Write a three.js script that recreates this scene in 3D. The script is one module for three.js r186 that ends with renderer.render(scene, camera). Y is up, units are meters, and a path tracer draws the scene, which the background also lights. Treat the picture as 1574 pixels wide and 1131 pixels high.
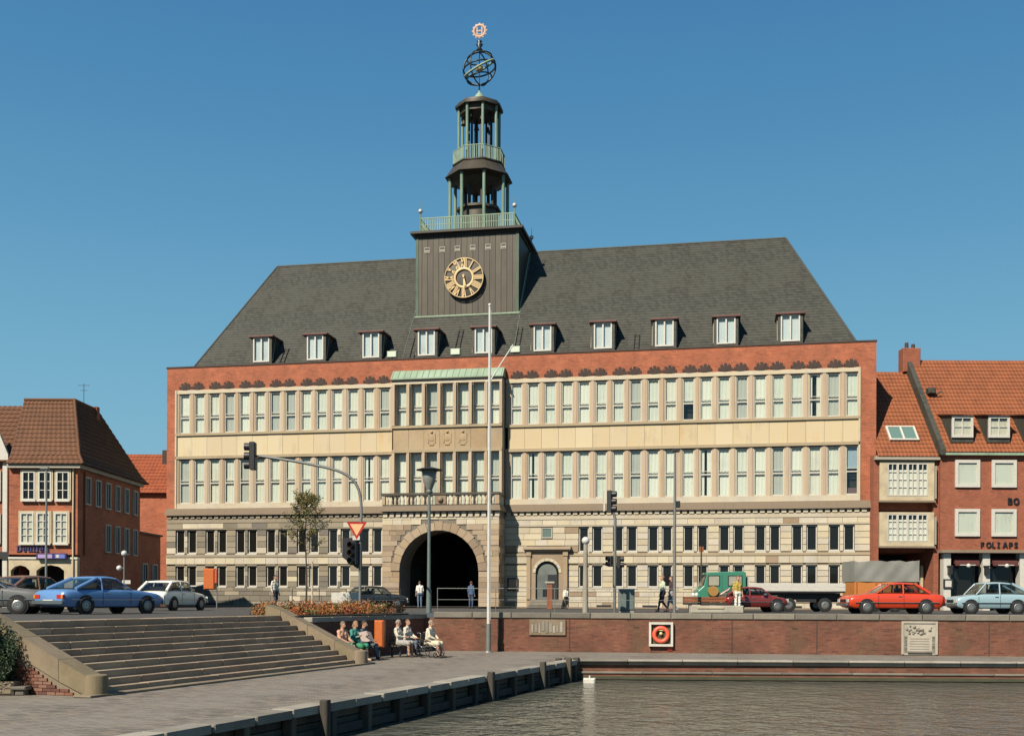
import * as THREE from 'three';
import { mergeGeometries, mergeVertices } from 'three/addons/utils/BufferGeometryUtils.js';
import { MarchingCubes } from 'three/addons/objects/MarchingCubes.js';
import { FontLoader } from 'three/addons/loaders/FontLoader.js';
import { TextGeometry } from 'three/addons/geometries/TextGeometry.js';

// ---------------------------------------------------------------- camera, sky, sun, exposure
const PI = Math.PI, rad = d => d * PI / 180;
const TH = rad(10.86), FP = 1700, CX = 787, HY = 922, EYE = 0.56;      // yaw to the town hall, focal length and horizon in photo pixels
const CAM = new THREE.Vector3(19.489, EYE, 74.666);
const scene = new THREE.Scene();
const camera = new THREE.PerspectiveCamera(2 * Math.atan(565.5 / FP) * 180 / PI, 1574 / 1131, 0.1, 2000);
camera.position.copy(CAM);
camera.rotation.order = 'YXZ';
camera.rotation.set(0, TH, 0.0039);
camera.setViewOffset(1574, 1131, 0, 565.5 - HY, 1574, 1131);
camera.updateProjectionMatrix();

const skyStops = [[-90, 0.0625, 0.0625, 0.0594], [-4, 0.1, 0.1187, 0.125], [0, 0.175, 0.3187, 0.3875], [6, 0.1469, 0.2969, 0.3844], [12, 0.1075, 0.255, 0.3625], [18, 0.0737, 0.2019, 0.3281], [24, 0.0494, 0.1581, 0.2894], [33, 0.03, 0.1144, 0.245], [60, 0.0187, 0.0744, 0.1812], [90, 0.0162, 0.0644, 0.1625]];
{
  const W = 64, H = 512, d = new Float32Array(W * H * 4);
  for (let j = 0; j < H; j++) {
    const e = (j + .5) / H * 180 - 90; let k = 0;
    while (k < skyStops.length - 2 && e > skyStops[k + 1][0]) k++;
    const a = skyStops[k], b = skyStops[k + 1]; let t = Math.min(1, Math.max(0, (e - a[0]) / (b[0] - a[0])));
    for (let i = 0; i < W; i++) { const o = (j * W + i) * 4; for (let c = 0; c < 3; c++) d[o + c] = a[c + 1] + (b[c + 1] - a[c + 1]) * t; d[o + 3] = 1; }
  }
  const t = new THREE.DataTexture(d, W, H, THREE.RGBAFormat, THREE.FloatType);
  t.mapping = THREE.EquirectangularReflectionMapping; t.magFilter = t.minFilter = THREE.LinearFilter; t.needsUpdate = true;
  scene.background = t; scene.environment = t;
}
const AZ = rad(24), EL = rad(42);
const sun = new THREE.DirectionalLight(new THREE.Color(1, .90, .74), 5.0);
sun.position.set(-Math.sin(AZ) * Math.cos(EL) * 120, Math.sin(EL) * 120, Math.cos(AZ) * Math.cos(EL) * 120);
sun.target.position.set(4, 0, 15); sun.position.add(sun.target.position);
sun.castShadow = true; sun.shadow.mapSize.set(4096, 4096);
Object.assign(sun.shadow.camera, { left: -70, right: 70, top: 70, bottom: -70, near: 1, far: 300 });
scene.add(sun, sun.target);
const renderer = new THREE.WebGLRenderer({ antialias: true });
renderer.toneMapping = THREE.LinearToneMapping;
renderer.toneMappingExposure = 1.6;
renderer.shadowMap.enabled = true;

// ---------------------------------------------------------------- helpers
function rngOf(a) { return () => { a |= 0; a = a + 0x6D2B79F5 | 0; let t = Math.imul(a ^ a >>> 15, 1 | a); t = t + Math.imul(t ^ t >>> 7, 61 | t) ^ t; return ((t ^ t >>> 14) >>> 0) / 4294967296; }; }
let R = rngOf(7);
const rr = (a, b) => a + (b - a) * R();
const pick = a => a[Math.floor(R() * a.length)];
const V = (x, y, z) => new THREE.Vector3(x, y, z);
const cosT = Math.cos(TH), sinT = Math.sin(TH);
const cw = (X, Z, y = 0) => V(CAM.x + X * cosT - Z * sinT, y, CAM.z - X * sinT - Z * cosT);   // right / ahead of the camera spot to world
const at = (px, Z, y = 0) => cw((px - CX) / FP * Z, Z, y);
const used = {};
function numbered(n) { if (!(n in used)) { used[n] = 0; return n; } used[n]++; return n + '_' + String(used[n]).padStart(3, '0'); }

// tileable noise
function lattice(seed) { const r = rngOf(seed), a = new Float32Array(65536); for (let i = 0; i < 65536; i++) a[i] = r(); return a; }
const LAT = lattice(99);
function vnoise(x, y, per, s) {
  const xi = Math.floor(x), yi = Math.floor(y), fx = x - xi, fy = y - yi, u = fx * fx * (3 - 2 * fx), v = fy * fy * (3 - 2 * fy);
  const h = (i, j) => LAT[(((i % per + per) % per) * 73 + ((j % per + per) % per) * 1519 + s * 7919) & 65535];
  const a = h(xi, yi), b = h(xi + 1, yi), c = h(xi, yi + 1), d = h(xi + 1, yi + 1);
  return a + (b - a) * u + (c - a) * v + (a - b - c + d) * u * v;
}
function fbm(u, v, base, oct, s) { let r = 0, w = .5, p = base, t = 0; for (let o = 0; o < oct; o++) { r += w * vnoise(u * p, v * p, p, s + o); t += w; w *= .55; p *= 2; } return r / t; }
const toS = c => c <= .0031308 ? c * 12.92 : 1.055 * Math.pow(c, 1 / 2.4) - .055;
function tex(size, metres, fn, data = false) {
  const d = new Uint8Array(size * size * 4);
  for (let j = 0; j < size; j++) for (let i = 0; i < size; i++) {
    const c = fn((i + .5) / size, (j + .5) / size, i, j), o = (j * size + i) * 4;
    for (let k = 0; k < 3; k++) { const q = Array.isArray(c) ? c[k] : c; d[o + k] = Math.max(0, Math.min(255, 255 * (data ? q : toS(Math.max(0, q))))); }
    d[o + 3] = 255;
  }
  const t = new THREE.DataTexture(d, size, size); t.wrapS = t.wrapT = THREE.RepeatWrapping; t.magFilter = THREE.LinearFilter; t.minFilter = THREE.LinearMipmapLinearFilter; t.generateMipmaps = true;
  if (!data) t.colorSpace = THREE.SRGBColorSpace;
  t.repeat.set(1 / metres, 1 / metres); t.needsUpdate = true; return t;
}
const mul = (c, k) => [c[0] * k, c[1] * k, c[2] * k];
const mixc = (a, b, t) => [a[0] + (b[0] - a[0]) * t, a[1] + (b[1] - a[1]) * t, a[2] + (b[2] - a[2]) * t];
// stains and grain, around 1
const T = {};
T.grain = tex(512, 3, (u, v) => { const n = .62 + .55 * fbm(u, v, 6, 6, 1); const m = fbm(u, v, 48, 2, 9); return [n * (.92 + .16 * m), n * (.92 + .15 * m), n * (.9 + .15 * m)]; });
T.sand = tex(512, 4.3, (u, v) => { const a = fbm(u, v, 4, 5, 3), b = fbm(u, v, 64, 2, 5), st = fbm(u * 1, v, 3, 4, 12); const k = .72 + .42 * a + .14 * (b - .5); const warm = (st - .5) * .32; return [k * (1 + warm * .35), k, k * (1 - warm)]; });
T.fine = tex(512, 1.1, (u, v) => .72 + .5 * fbm(u, v, 32, 4, 21) + .08 * (fbm(u, v, 3, 3, 4) - .5));
T.streak = tex(512, 6, (u, v) => { const a = vnoise(u * 90, v * 3, 90, 1), a2 = fbm(u, v, 5, 4, 8), b = fbm(u, v, 40, 2, 5); const k = .7 + .2 * a + .34 * a2 + .1 * b; return [k, k, k]; });
T.stain = tex(512, 5.2, (u, v) => { const a = vnoise(u * 60, v * 2, 60, 1), a3 = vnoise(u * 17, v * 2, 17, 3), a2 = fbm(u, v, 5, 5, 8), b = fbm(u, v, 40, 2, 5); const k = .62 + .16 * a + .2 * a3 + .38 * a2 + .1 * b, w = Math.max(0, a3 - .55) * .55; return [k, k * (1 - w * .5), k * (1 - w)]; });
T.asphalt = tex(512, 5, (u, v) => { const a = fbm(u, v, 4, 5, 31), b = fbm(u, v, 128, 2, 33); return .6 + .5 * a + .35 * (b - .4); });
function bricks(nx, ny, base, mort, seed, varr) {
  return (u, v) => {
    const y = v * ny, row = Math.floor(y), fy = y - row, x = u * nx + (row % 2) * .5, col = Math.floor(x), fx = x - col;
    const h = LAT[((col % nx) * 331 + row * 977 + seed * 71) & 65535], h2 = LAT[((col % nx) * 131 + row * 477 + seed * 171) & 65535];
    const n = .78 + .44 * fbm(u, v, 6, 5, seed), g = .88 + .24 * fbm(u, v, 96, 2, seed + 3);
    if (fy < .16 || fx < .05) return mul(mort, n * g);
    let c = mixc(base, mixc([base[0] * .55, base[1] * .5, base[2] * .55], [base[0] * 1.25, base[1] * 1.35, base[2] * 1.3], h2), h * varr);
    return mul(c, n * g);
  };
}
const ba = bricks(24, 84, [.42, .125, .055], [.34, .24, .17], 5, .8);
T.brickA = tex(1024, 6.24, (u, v) => { const c = ba(u, v), k = .72 + .58 * fbm(u, v, 6, 5, 211); return [c[0] * k, c[1] * k, c[2] * k]; });        // orange red parapet brick
T.brickB = tex(512, 2.08, bricks(8, 28, [.25, .082, .045], [.17, .11, .08], 6, .7));         // house brick
const bq = bricks(24, 84, [.165, .064, .040], [.125, .090, .066], 7, 1.0);
T.brickQ = tex(1024, 6.24, (u, v) => { const c = bq(u, v), a = fbm(u, v, 5, 5, 201), b = fbm(u, v, 9, 4, 207), k = .55 + .95 * a, g = Math.max(0, b - .5) * 1.7; return [c[0] * k * (1 - g * .30), c[1] * k * (1 + g * .15), c[2] * k]; });     // quay wall
T.slate = tex(512, 4, (u, v) => { const ny = 22, nx = 18, y = v * ny, row = Math.floor(y), x = u * nx + (row % 2) * .5, col = Math.floor(x); const h = LAT[((col % nx) * 331 + row * 977) & 65535]; const n = .45 + .8 * fbm(u, v, 3, 6, 41) + .45 * (h - .5); const w = fbm(u, v, 3, 4, 45); return [n * (1 + .12 * (w - .5)), n, n * (1 - .1 * (w - .5))]; });
T.setts = tex(512, 3.2, (u, v) => { const ny = 32, nx = 14, y = v * ny, row = Math.floor(y), fy = y - row, x = u * nx + (row % 2) * .5, col = Math.floor(x), fx = x - col; const h = LAT[((col % nx) * 331 + row * 977 + 55) & 65535]; const n = .56 + .75 * fbm(u, v, 3, 6, 51) + .45 * (h - .5); if (fy < .12 || fx < .06) return mul([.55, .5, .46], n); return [n * (1 + .15 * (h - .5)), n * .97, n * (.93 - .1 * (h - .5))]; });
T.wood = tex(256, 1.6, (u, v) => { const g = fbm(u, v * .15 + 0, 6, 3, 61), l = vnoise(u * 64, v * 4, 64, 3); return .55 + .5 * g + .4 * (l - .4); });
T.copper = tex(512, 5, (u, v) => { const a = fbm(u, v, 5, 5, 71), s = vnoise(u * 70, v * 4, 70, 4); return mixc([.8, .78, .7], [1.0, 1.12, 1.05], Math.min(1, a * 1.1 * s + .2)).map(q => q * (.7 + .5 * a)); });
T.ripple = tex(512, 4.3, (u, v) => { const a = fbm(u, v, 7, 3, 81), b = fbm(u, v, 22, 3, 84), c = fbm(u, v, 3, 2, 88); return .5 * a + .3 * b + .2 * c; }, true);
T.tarp = tex(256, 2.2, (u, v) => .75 + .4 * fbm(u, v, 5, 5, 93));

const col = c => Array.isArray(c) ? new THREE.Color().setRGB(c[0], c[1], c[2]) : new THREE.Color(c);
const mat = (c, map = null, rough = .85, o = {}) => new THREE.MeshStandardMaterial({ color: col(c), map, roughness: rough, side: THREE.DoubleSide, ...o });
const pmat = (c, o) => new THREE.MeshPhysicalMaterial({ color: col(c), side: THREE.DoubleSide, ...o });
const bumpy = (c, map, rough, b) => mat(c, map, rough, { bumpMap: map, bumpScale: b });
const M = {
  stone: [[.435, .38, .285], [.465, .41, .315], [.395, .345, .265], [.445, .39, .28], [.42, .375, .30]].map(c => bumpy(c, T.sand, .9, .006)),
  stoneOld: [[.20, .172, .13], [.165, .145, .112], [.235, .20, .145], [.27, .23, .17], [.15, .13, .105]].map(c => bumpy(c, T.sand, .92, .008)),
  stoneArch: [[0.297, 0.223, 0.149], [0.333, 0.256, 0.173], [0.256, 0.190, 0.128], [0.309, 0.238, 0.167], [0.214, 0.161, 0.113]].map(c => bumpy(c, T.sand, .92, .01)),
  panel: [[.455, .372, .24], [.44, .352, .222], [.47, .395, .265], [.44, .36, .245]].map(c => mat(c, T.stain, .9)),
  panelR: [[0.309, 0.220, 0.131], [0.333, 0.250, 0.155], [0.297, 0.226, 0.143]].map(c => bumpy(c, T.sand, .9, .01)),
  pil: [[.365, .285, .20], [.39, .315, .225], [.34, .26, .18], [.37, .29, .215]].map(c => mat(c, T.stain, .9)),
  mortar: mat([0.178, 0.143, 0.101], T.grain, .95), cornice: mat([0.196, 0.151, 0.107], T.streak, .9), sill: mat([0.297, 0.238, 0.155], T.streak, .9),
  brickA: mat([.70, .61, .58], T.brickA, .9), brickB: mat([1.0, .86, .78], T.brickB, .9), brickQ: mat([.82, .74, .70], T.brickQ, .92),
  brickN0: mat([0.119, 0.044, 0.027], T.fine, .9), brickN1: mat([0.155, 0.060, 0.036], T.fine, .9), brickN2: mat([0.089, 0.036, 0.025], T.fine, .9), brickN3: mat([0.178, 0.089, 0.060], T.fine, .9),
  darkbrick: mat([0.050, 0.032, 0.027], T.grain, .9),
  slate: mat([.045, .046, .036], T.slate, .68), slateDark: mat([.045, .046, .036], T.slate, .68),
  tileR: [[.215, .066, .023], [.19, .058, .022]].map(c => mat(c, T.grain, .82)), tileBr: mat([.110, .045, .019], T.grain, .82), tileO: mat([0.238, 0.056, 0.018], T.grain, .8),
  frame: mat([0.428, 0.405, 0.345], T.fine, .6), frameD: mat([0.297, 0.268, 0.214], T.fine, .7), white: mat([0.476, 0.458, 0.405], T.fine, .5), cream: mat([0.440, 0.369, 0.250], T.grain, .8),
  curtain: [[.49, .50, .44], [.53, .535, .475], [.46, .48, .425], [.505, .495, .43]].map(c => mat(c, T.streak, .95)),
  curtainW: mat([0.446, 0.416, 0.345], T.streak, .95), interior: mat([0.012, 0.011, 0.009], null, .95), interiorB: mat([0.017, 0.015, 0.014], T.grain, .95),
  glass: pmat([.97, .985, .97], { transmission: 1, thickness: 0, roughness: .06, ior: 1.45 }), glassD: pmat([.010, .010, .009], { roughness: .07, ior: 1.4 }),
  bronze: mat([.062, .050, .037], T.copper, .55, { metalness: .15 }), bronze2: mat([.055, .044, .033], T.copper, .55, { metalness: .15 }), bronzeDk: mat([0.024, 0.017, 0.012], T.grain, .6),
  verd: mat([0.149, 0.220, 0.173], T.copper, .75), verdL: mat([0.238, 0.309, 0.238], T.copper, .75), verdD: mat([0.071, 0.101, 0.081], T.copper, .75),
  gold: mat([0.476, 0.345, 0.178], T.fine, .5, { metalness: .25 }), iron: mat([0.018, 0.018, 0.019], T.fine, .5), ironB: mat([0.030, 0.042, 0.050], null, .4, { metalness: .5 }),
  ball: mat([0.446, 0.440, 0.416], null, .3, { metalness: .3 }), rose: mat([.36, .20, .12], T.fine, .5),
  asphalt: mat([0.050, 0.047, 0.042], T.asphalt, .95), paving: mat([0.161, 0.139, 0.119], T.setts, .92), quay: bumpy([.190, .168, .142], T.setts, .9, .008), walk: bumpy([0.178, 0.157, 0.134], T.asphalt, .92, .01),
  coping: [[0.155, 0.139, 0.116], [0.178, 0.161, 0.131], [0.131, 0.119, 0.101]].map(c => bumpy(c, T.grain, .92, .008)),
  step: [[.28, .212, .147], [.325, .25, .172], [.245, .182, .127], [.28, .203, .137]].map(c => bumpy(c, T.grain, .92, .008)),
  cheek: [[.165, .132, .080], [.185, .145, .098], [.175, .142, .09]].map(c => bumpy(c, T.grain, .92, .01)),
  concrete: mat([0.250, 0.226, 0.184], T.grain, .92), concreteL: mat([0.345, 0.315, 0.262], T.grain, .9), cap: [[0.250, 0.229, 0.190], [0.214, 0.196, 0.167], [0.286, 0.262, 0.220], [0.173, 0.157, 0.131]].map(c => bumpy(c, T.grain, .93, .012)),
  timber: [[0.069, 0.054, 0.038], [0.050, 0.042, 0.032], [0.086, 0.069, 0.048], [0.060, 0.056, 0.042]].map(c => bumpy(c, T.wood, .9, .01)), moss: mat([0.050, 0.053, 0.030], T.grain, .95),
  pole: mat([0.178, 0.184, 0.173], T.fine, .5, { metalness: .4 }), poleG: mat([0.119, 0.151, 0.139], T.fine, .5, { metalness: .2 }), poleW: mat([0.476, 0.470, 0.440], T.fine, .45), black: mat([0.009, 0.009, 0.011], null, .5), lens: mat([0.018, 0.018, 0.018], null, .15),
  orange: mat([0.428, 0.101, 0.018], T.fine, .5), rubber: mat([0.011, 0.011, 0.011], null, .85), chrome: mat([0.369, 0.369, 0.357], null, .25, { metalness: .9 }), rim: mat([0.268, 0.268, 0.256], null, .35, { metalness: .7 }), red: mat([0.327, 0.021, 0.012], null, .35), amber: mat([0.446, 0.178, 0.024], null, .3), lampW: mat([0.476, 0.476, 0.446], null, .2),
};
// uv in metres, by the way each face points
function uvM(g, ou = 0, ov = 0) {
  const p = g.attributes.position, n = g.attributes.normal, a = new Float32Array(p.count * 2);
  for (let i = 0; i < p.count; i++) {
    const ax = Math.abs(n.getX(i)), ay = Math.abs(n.getY(i)), az = Math.abs(n.getZ(i)); let u, v;
    if (az >= ax && az >= ay) { u = p.getX(i); v = p.getY(i); } else if (ax >= ay) { u = p.getZ(i); v = p.getY(i); } else { u = p.getX(i); v = p.getZ(i); }
    a[2 * i] = u + ou; a[2 * i + 1] = v + ov;
  }
  g.setAttribute('uv', new THREE.BufferAttribute(a, 2)); return g;
}
const bx = (x0, x1, y0, y1, z0, z1) => new THREE.BoxGeometry(Math.abs(x1 - x0), Math.abs(y1 - y0), Math.abs(z1 - z0)).translate((x0 + x1) / 2, (y0 + y1) / 2, (z0 + z1) / 2);
function chb(x0, x1, y0, y1, z0, z1, c = .02) {          // chamfered box
  const s = new THREE.Shape(), w = x1 - x0, h = y1 - y0; c = Math.min(c, w * .3, h * .3, (z1 - z0) * .3);
  s.moveTo(x0 + c, y0 + c); s.lineTo(x1 - c, y0 + c); s.lineTo(x1 - c, y1 - c); s.lineTo(x0 + c, y1 - c); s.closePath();
  return new THREE.ExtrudeGeometry(s, { depth: z1 - z0 - 2 * c, bevelEnabled: true, bevelThickness: c, bevelSize: c, bevelSegments: 1, steps: 1 }).translate(0, 0, z0 + c);
}
const cyl = (r0, r1, y0, y1, x = 0, z = 0, n = 16) => new THREE.CylinderGeometry(r1, r0, y1 - y0, n).translate(x, (y0 + y1) / 2, z);
function bar(a, b, r, n = 8, r2 = r) { const d = b.clone().sub(a), g = new THREE.CylinderGeometry(r2, r, d.length(), n); g.applyQuaternion(new THREE.Quaternion().setFromUnitVectors(V(0, 1, 0), d.clone().normalize())); const m = a.clone().add(b).multiplyScalar(.5); return g.translate(m.x, m.y, m.z); }
const lathe = (pts, n = 20) => new THREE.LatheGeometry(pts.map(p => new THREE.Vector2(p[0], p[1])), n);
const sph = (r, x, y, z, n = 14) => new THREE.SphereGeometry(r, n, Math.ceil(n * .7)).translate(x, y, z);
function ext(pts, z0, z1, holes = []) { const s = new THREE.Shape(pts.map(p => new THREE.Vector2(p[0], p[1]))); for (const h of holes) s.holes.push(new THREE.Path(h.map(p => new THREE.Vector2(p[0], p[1])))); return new THREE.ExtrudeGeometry(s, { depth: z1 - z0, bevelEnabled: false }).translate(0, 0, z0); }
function poly(tris) { const g = new THREE.BufferGeometry(); g.setAttribute('position', new THREE.Float32BufferAttribute(tris.flat(2).map(v => v), 3)); g.computeVertexNormals(); return g; }
const quad = (a, b, c, d) => poly([[a, b, c], [a, c, d]]);
function flat(gs) {
  if (!Array.isArray(gs)) gs = [gs];
  gs = gs.map(g => { g = g.index ? g.toNonIndexed() : g; for (const k of Object.keys(g.attributes)) if (k !== 'position' && k !== 'normal' && k !== 'color') g.deleteAttribute(k); g.morphAttributes = {}; return g; });
  return gs.length > 1 ? mergeGeometries(gs) : gs[0];
}
function obj(name, gs, m, parent = scene) {
  const me = new THREE.Mesh(uvM(flat(gs)), m); me.name = parent === scene ? numbered(name) : name; me.castShadow = me.receiveShadow = true; parent.add(me); return me;
}
function tag(o, label, category, group, kind) { o.userData = { label, category }; if (group) o.userData.group = group; if (kind) o.userData.kind = kind; return o; }
function thing(name, label, category, p = [0, 0, 0], turn = 0, group) {
  const o = new THREE.Group(); o.name = numbered(name); scene.add(o);
  if (p.isVector3) o.position.copy(p); else o.position.set(...p); o.rotation.y = turn; tag(o, label, category, group); return o;
}
const struct = (name, gs, m) => { const o = obj(name, gs, m); o.userData = { kind: 'structure' }; return o; };
// alike pieces: the first 300 as parts, the rest joined as stuff.  list: [geometry, material]
function pieces(name, list, parent, limit = 300) {
  list.slice(0, limit).forEach(([g, m]) => { const me = new THREE.Mesh(uvM(flat(g), rr(0, 9), rr(0, 9)), m); me.name = name; me.castShadow = me.receiveShadow = true; parent.add(me); });
  const rest = new Map(); list.slice(limit).forEach(([g, m]) => { if (!rest.has(m)) rest.set(m, []); rest.get(m).push(g); });
  for (const [m, gs] of rest) { const o = obj(name + 's', gs, m, parent); o.userData = { kind: 'stuff' }; }
}
// a roof plane laid in tile courses: a,b lower corners, c,d upper (same order); columns wave by amp
function tiles(a, b, c, d, rows, colw, lift, amp) {
  const out = [], L = a.distanceTo(b), n = b.clone().sub(a).cross(d.clone().sub(a)).normalize(); const cols = Math.max(1, Math.round(L / colw) * 4);
  const P = (s, t, h) => { const lo = a.clone().lerp(b, s), hi = d.clone().lerp(c, s); return lo.lerp(hi, t).addScaledVector(n, h); };
  const pos = []; const push = (p, q, r2, s2) => { for (const v of [p, q, r2, p, r2, s2]) pos.push(v.x, v.y, v.z); };
  for (let r = 0; r < rows; r++) for (let k = 0; k < cols; k++) {
    const s0 = k / cols, s1 = (k + 1) / cols, w = q => amp * Math.sin(q * cols / 4 * 2 * PI), t0 = r / rows, t1 = (r + 1) / rows;
    push(P(s0, t0, lift + w(s0)), P(s1, t0, lift + w(s1)), P(s1, t1, w(s1)), P(s0, t1, w(s0)));
    push(P(s0, t0, -.02), P(s1, t0, -.02), P(s1, t0, lift + w(s1)), P(s0, t0, lift + w(s0)));
  }
  const g = new THREE.BufferGeometry(); g.setAttribute('position', new THREE.Float32BufferAttribute(pos, 3)); g.computeVertexNormals(); out.push(g); return g;
}
// ---------------------------------------------------------------- ground, quay, water
function sheet(name, pts, y, m) {                           // polygon given right / ahead of the camera spot
  const s = new THREE.Shape(pts.map(([X, Z]) => { const p = cw(X, Z); return new THREE.Vector2(p.x, -p.z); }));
  return struct(name, new THREE.ShapeGeometry(s).rotateX(-PI / 2).translate(0, y, 0), m);
}
const QY = -1.55, WY = -2.2;
const SL = 12.05;                                           // length of the flight of steps along the quay
const stairTurn = TH - rad(18.9), stairO = cw(-5.07, 35.6, QY);
const sl = (x, z) => { const c = Math.cos(rad(18.9)), s = Math.sin(rad(18.9)); return [-5.07 + x * c - z * s, 35.6 - x * s - z * c]; };   // stair frame to right / ahead
const PLW = -1.95;                                           // planter wall, in the stair frame
const wallZ = X => 45.3 - .132 * X, edgeZ = X => 38.5 - .04 * (X - 2.66);
const plEnd = [-3.22, wallZ(-3.22)];
sheet('road', [[-400, 24.6], sl(-3.0, SL + .6), sl(-3.0, -.2), sl(PLW - .3, -.2), [plEnd[0] - .2, plEnd[1] + .15], [0, wallZ(0) + .2], [60, wallZ(60) + .2], [400, 36], [400, 900], [-400, 900]], 0, M.asphalt);
sheet('quay_pavement', [[-60, -20], [-19, -20], [2.1, 38.3], [60, edgeZ(60) + .1], [60, wallZ(60)], [-3, 46], [-12, 46], [-60, 46]], QY, M.quay);
{
  const p = [[-45, -20], [-20, -20], [-12.6, -1], [2.6, 38.6], [70, 37], [70, -20]];
  const w = sheet('water', p, WY, pmat([.088, .090, .074], { roughness: .1, bumpMap: T.ripple, bumpScale: .14, ior: 1.33 }));
}
struct('harbour_bed', bx(-60, 90, -4.6, -4.5, 30, 110), M.moss);
sheet('footpath', [[-24, 76], [24, 67.2], [24.4, 69.6], [-23.7, 78.2]], .11, M.paving);
// quay wall behind the walkway
function alongWall(name, label, cat, X, Zo, y) { return thing(name, label, cat, cw(X, wallZ(X) + Zo, y), TH - Math.atan(.132)); }
const wallTurn = TH - Math.atan(.132);
{
  const x0 = -3.22, L = (60 - x0) / Math.cos(Math.atan(.132)), w = thing('quay_wall', 'long red brown brick quay wall with stone coping along the walkway', 'wall', cw(x0, wallZ(x0), QY), wallTurn);
  obj('brick_face', bx(-1.4, L, -1.2, 1.36, -.5, 0), M.brickQ, w);
  const l = []; for (let x = 0; x < 34; x += 1.62) l.push([chb(x, Math.min(L, x + 1.6), 1.362, 1.60, -.52, .06, .025), pick(M.coping)]);
  for (let x = 34.02; x < L; x += 4) l.push([bx(x, Math.min(L, x + 3.98), 1.362, 1.60, -.52, .06), M.coping[0]]);
  pieces('coping_stone', l, w);
  const q = []; for (const x of [5.6, 8.9, 12.1, 15.4, 18.7, 21.9, 25.2]) q.push([bx(x, x + .035, 0, 1.36, 0, .012), M.darkbrick]);
  pieces('expansion_joint', q, w);
}
// right hand quay edge towards the water
{
  const x0 = 2.15, L = 57.9, w = thing('quay_edge', 'stepped brick and stone quay edge above the water', 'quay edge', cw(x0, edgeZ(x0), QY), TH - Math.atan(.04));
  const l = []; for (let x = 0; x < 26; x += 1.9) l.push([chb(x, x + 1.885, -.13, .045, -.55, .02 + rr(0, .015), .025), pick(M.cap)]);
  pieces('edge_stone', l, w);
  const l2 = []; for (let x = 0; x < 26; x += 2.4) l2.push([chb(x, x + 2.385, -.43, -.36, -.3, .17, .015), pick(M.coping)]);
  pieces('ledge_stone', l2, w);
  obj('brick_face', [bx(0, L, -1.4, -.431, -.5, .12), bx(0, L, -.359, -.131, -.5, -.02), bx(26.3, L, -.131, .045, -.5, .02)], M.brickQ, w);
  obj('lower_beam', bx(0, L, -.62, -.52, .12, .2), M.moss, w);
}
// left hand quay: kerb stones on timber piling, receding along the quay
{
  const A = [-18.8, -20], B = [2.2, 38.3], L = Math.hypot(B[0] - A[0], B[1] - A[1]), an = Math.atan2(B[0] - A[0], B[1] - A[1]);
  const q = thing('timber_quay', 'weathered quay edge of pale kerb stones over timber piling', 'quay edge', cw(B[0], B[1], QY), TH - an);
  // local z runs towards the camera, local x out over the water
  const l = []; for (let z = 0; z < 26; z += 1.25) l.push([chb(-.42, .05 + rr(0, .04), -.12, .04 + rr(-.014, .014), z, z + 1.235 - rr(0, .02), .03), pick(M.cap)]);
  for (let z = 26.01; z < L; z += 5) l.push([bx(-.42, .07, -.12, .04, z, z + 4.98), M.cap[0]]);
  pieces('kerb_stone', l, q);
  obj('earth_face', bx(-1.2, -.24, -2.6, -.125, 0, L), M.moss, q);
  const pk = []; for (let z = 0; z < 24; z += 1.55) for (let k = 0; k < 4; k++) pk.push([bx(-.238, -.17 + rr(0, .03), -.30 - k * .19, -.135 - k * .19, z + .01, z + 1.54), pick(M.timber)]);
  pieces('plank', pk, q);
  const pi = []; for (let z = .1; z < 25; z += 1.55) pi.push([chb(-.14, .08, -2.4, -.125, z - .09, z + .09, .02), pick(M.timber)]);
  for (const z of [1.3, 4.07, 8.6, 17.7]) pi.push([chb(.08, .25, -2.4, .17 + rr(-.03, .05), z - .09, z + .09, .02), pick(M.timber)]);
  pieces('pile', pi, q);
  obj('waling', [bx(-.16, -.02, -.62, -.44, 0, 25)], M.timber[1], q);
  pieces('corner_post', [0, 1, 2].map(k => [chb(-.75 + k * .32, -.55 + k * .32, -2.4, .1 + rr(-.03, .05), -.26, -.05, .02), pick(M.timber)]), q);
}
tag(obj('mooring_float', [chb(-.2, .2, -.06, .16, -.16, .16, .04), cyl(.03, .03, .16, .24)], M.white), 'small white float on the water at the corner of the quay', 'float').position.copy(at(907, 37.0, WY));

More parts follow.
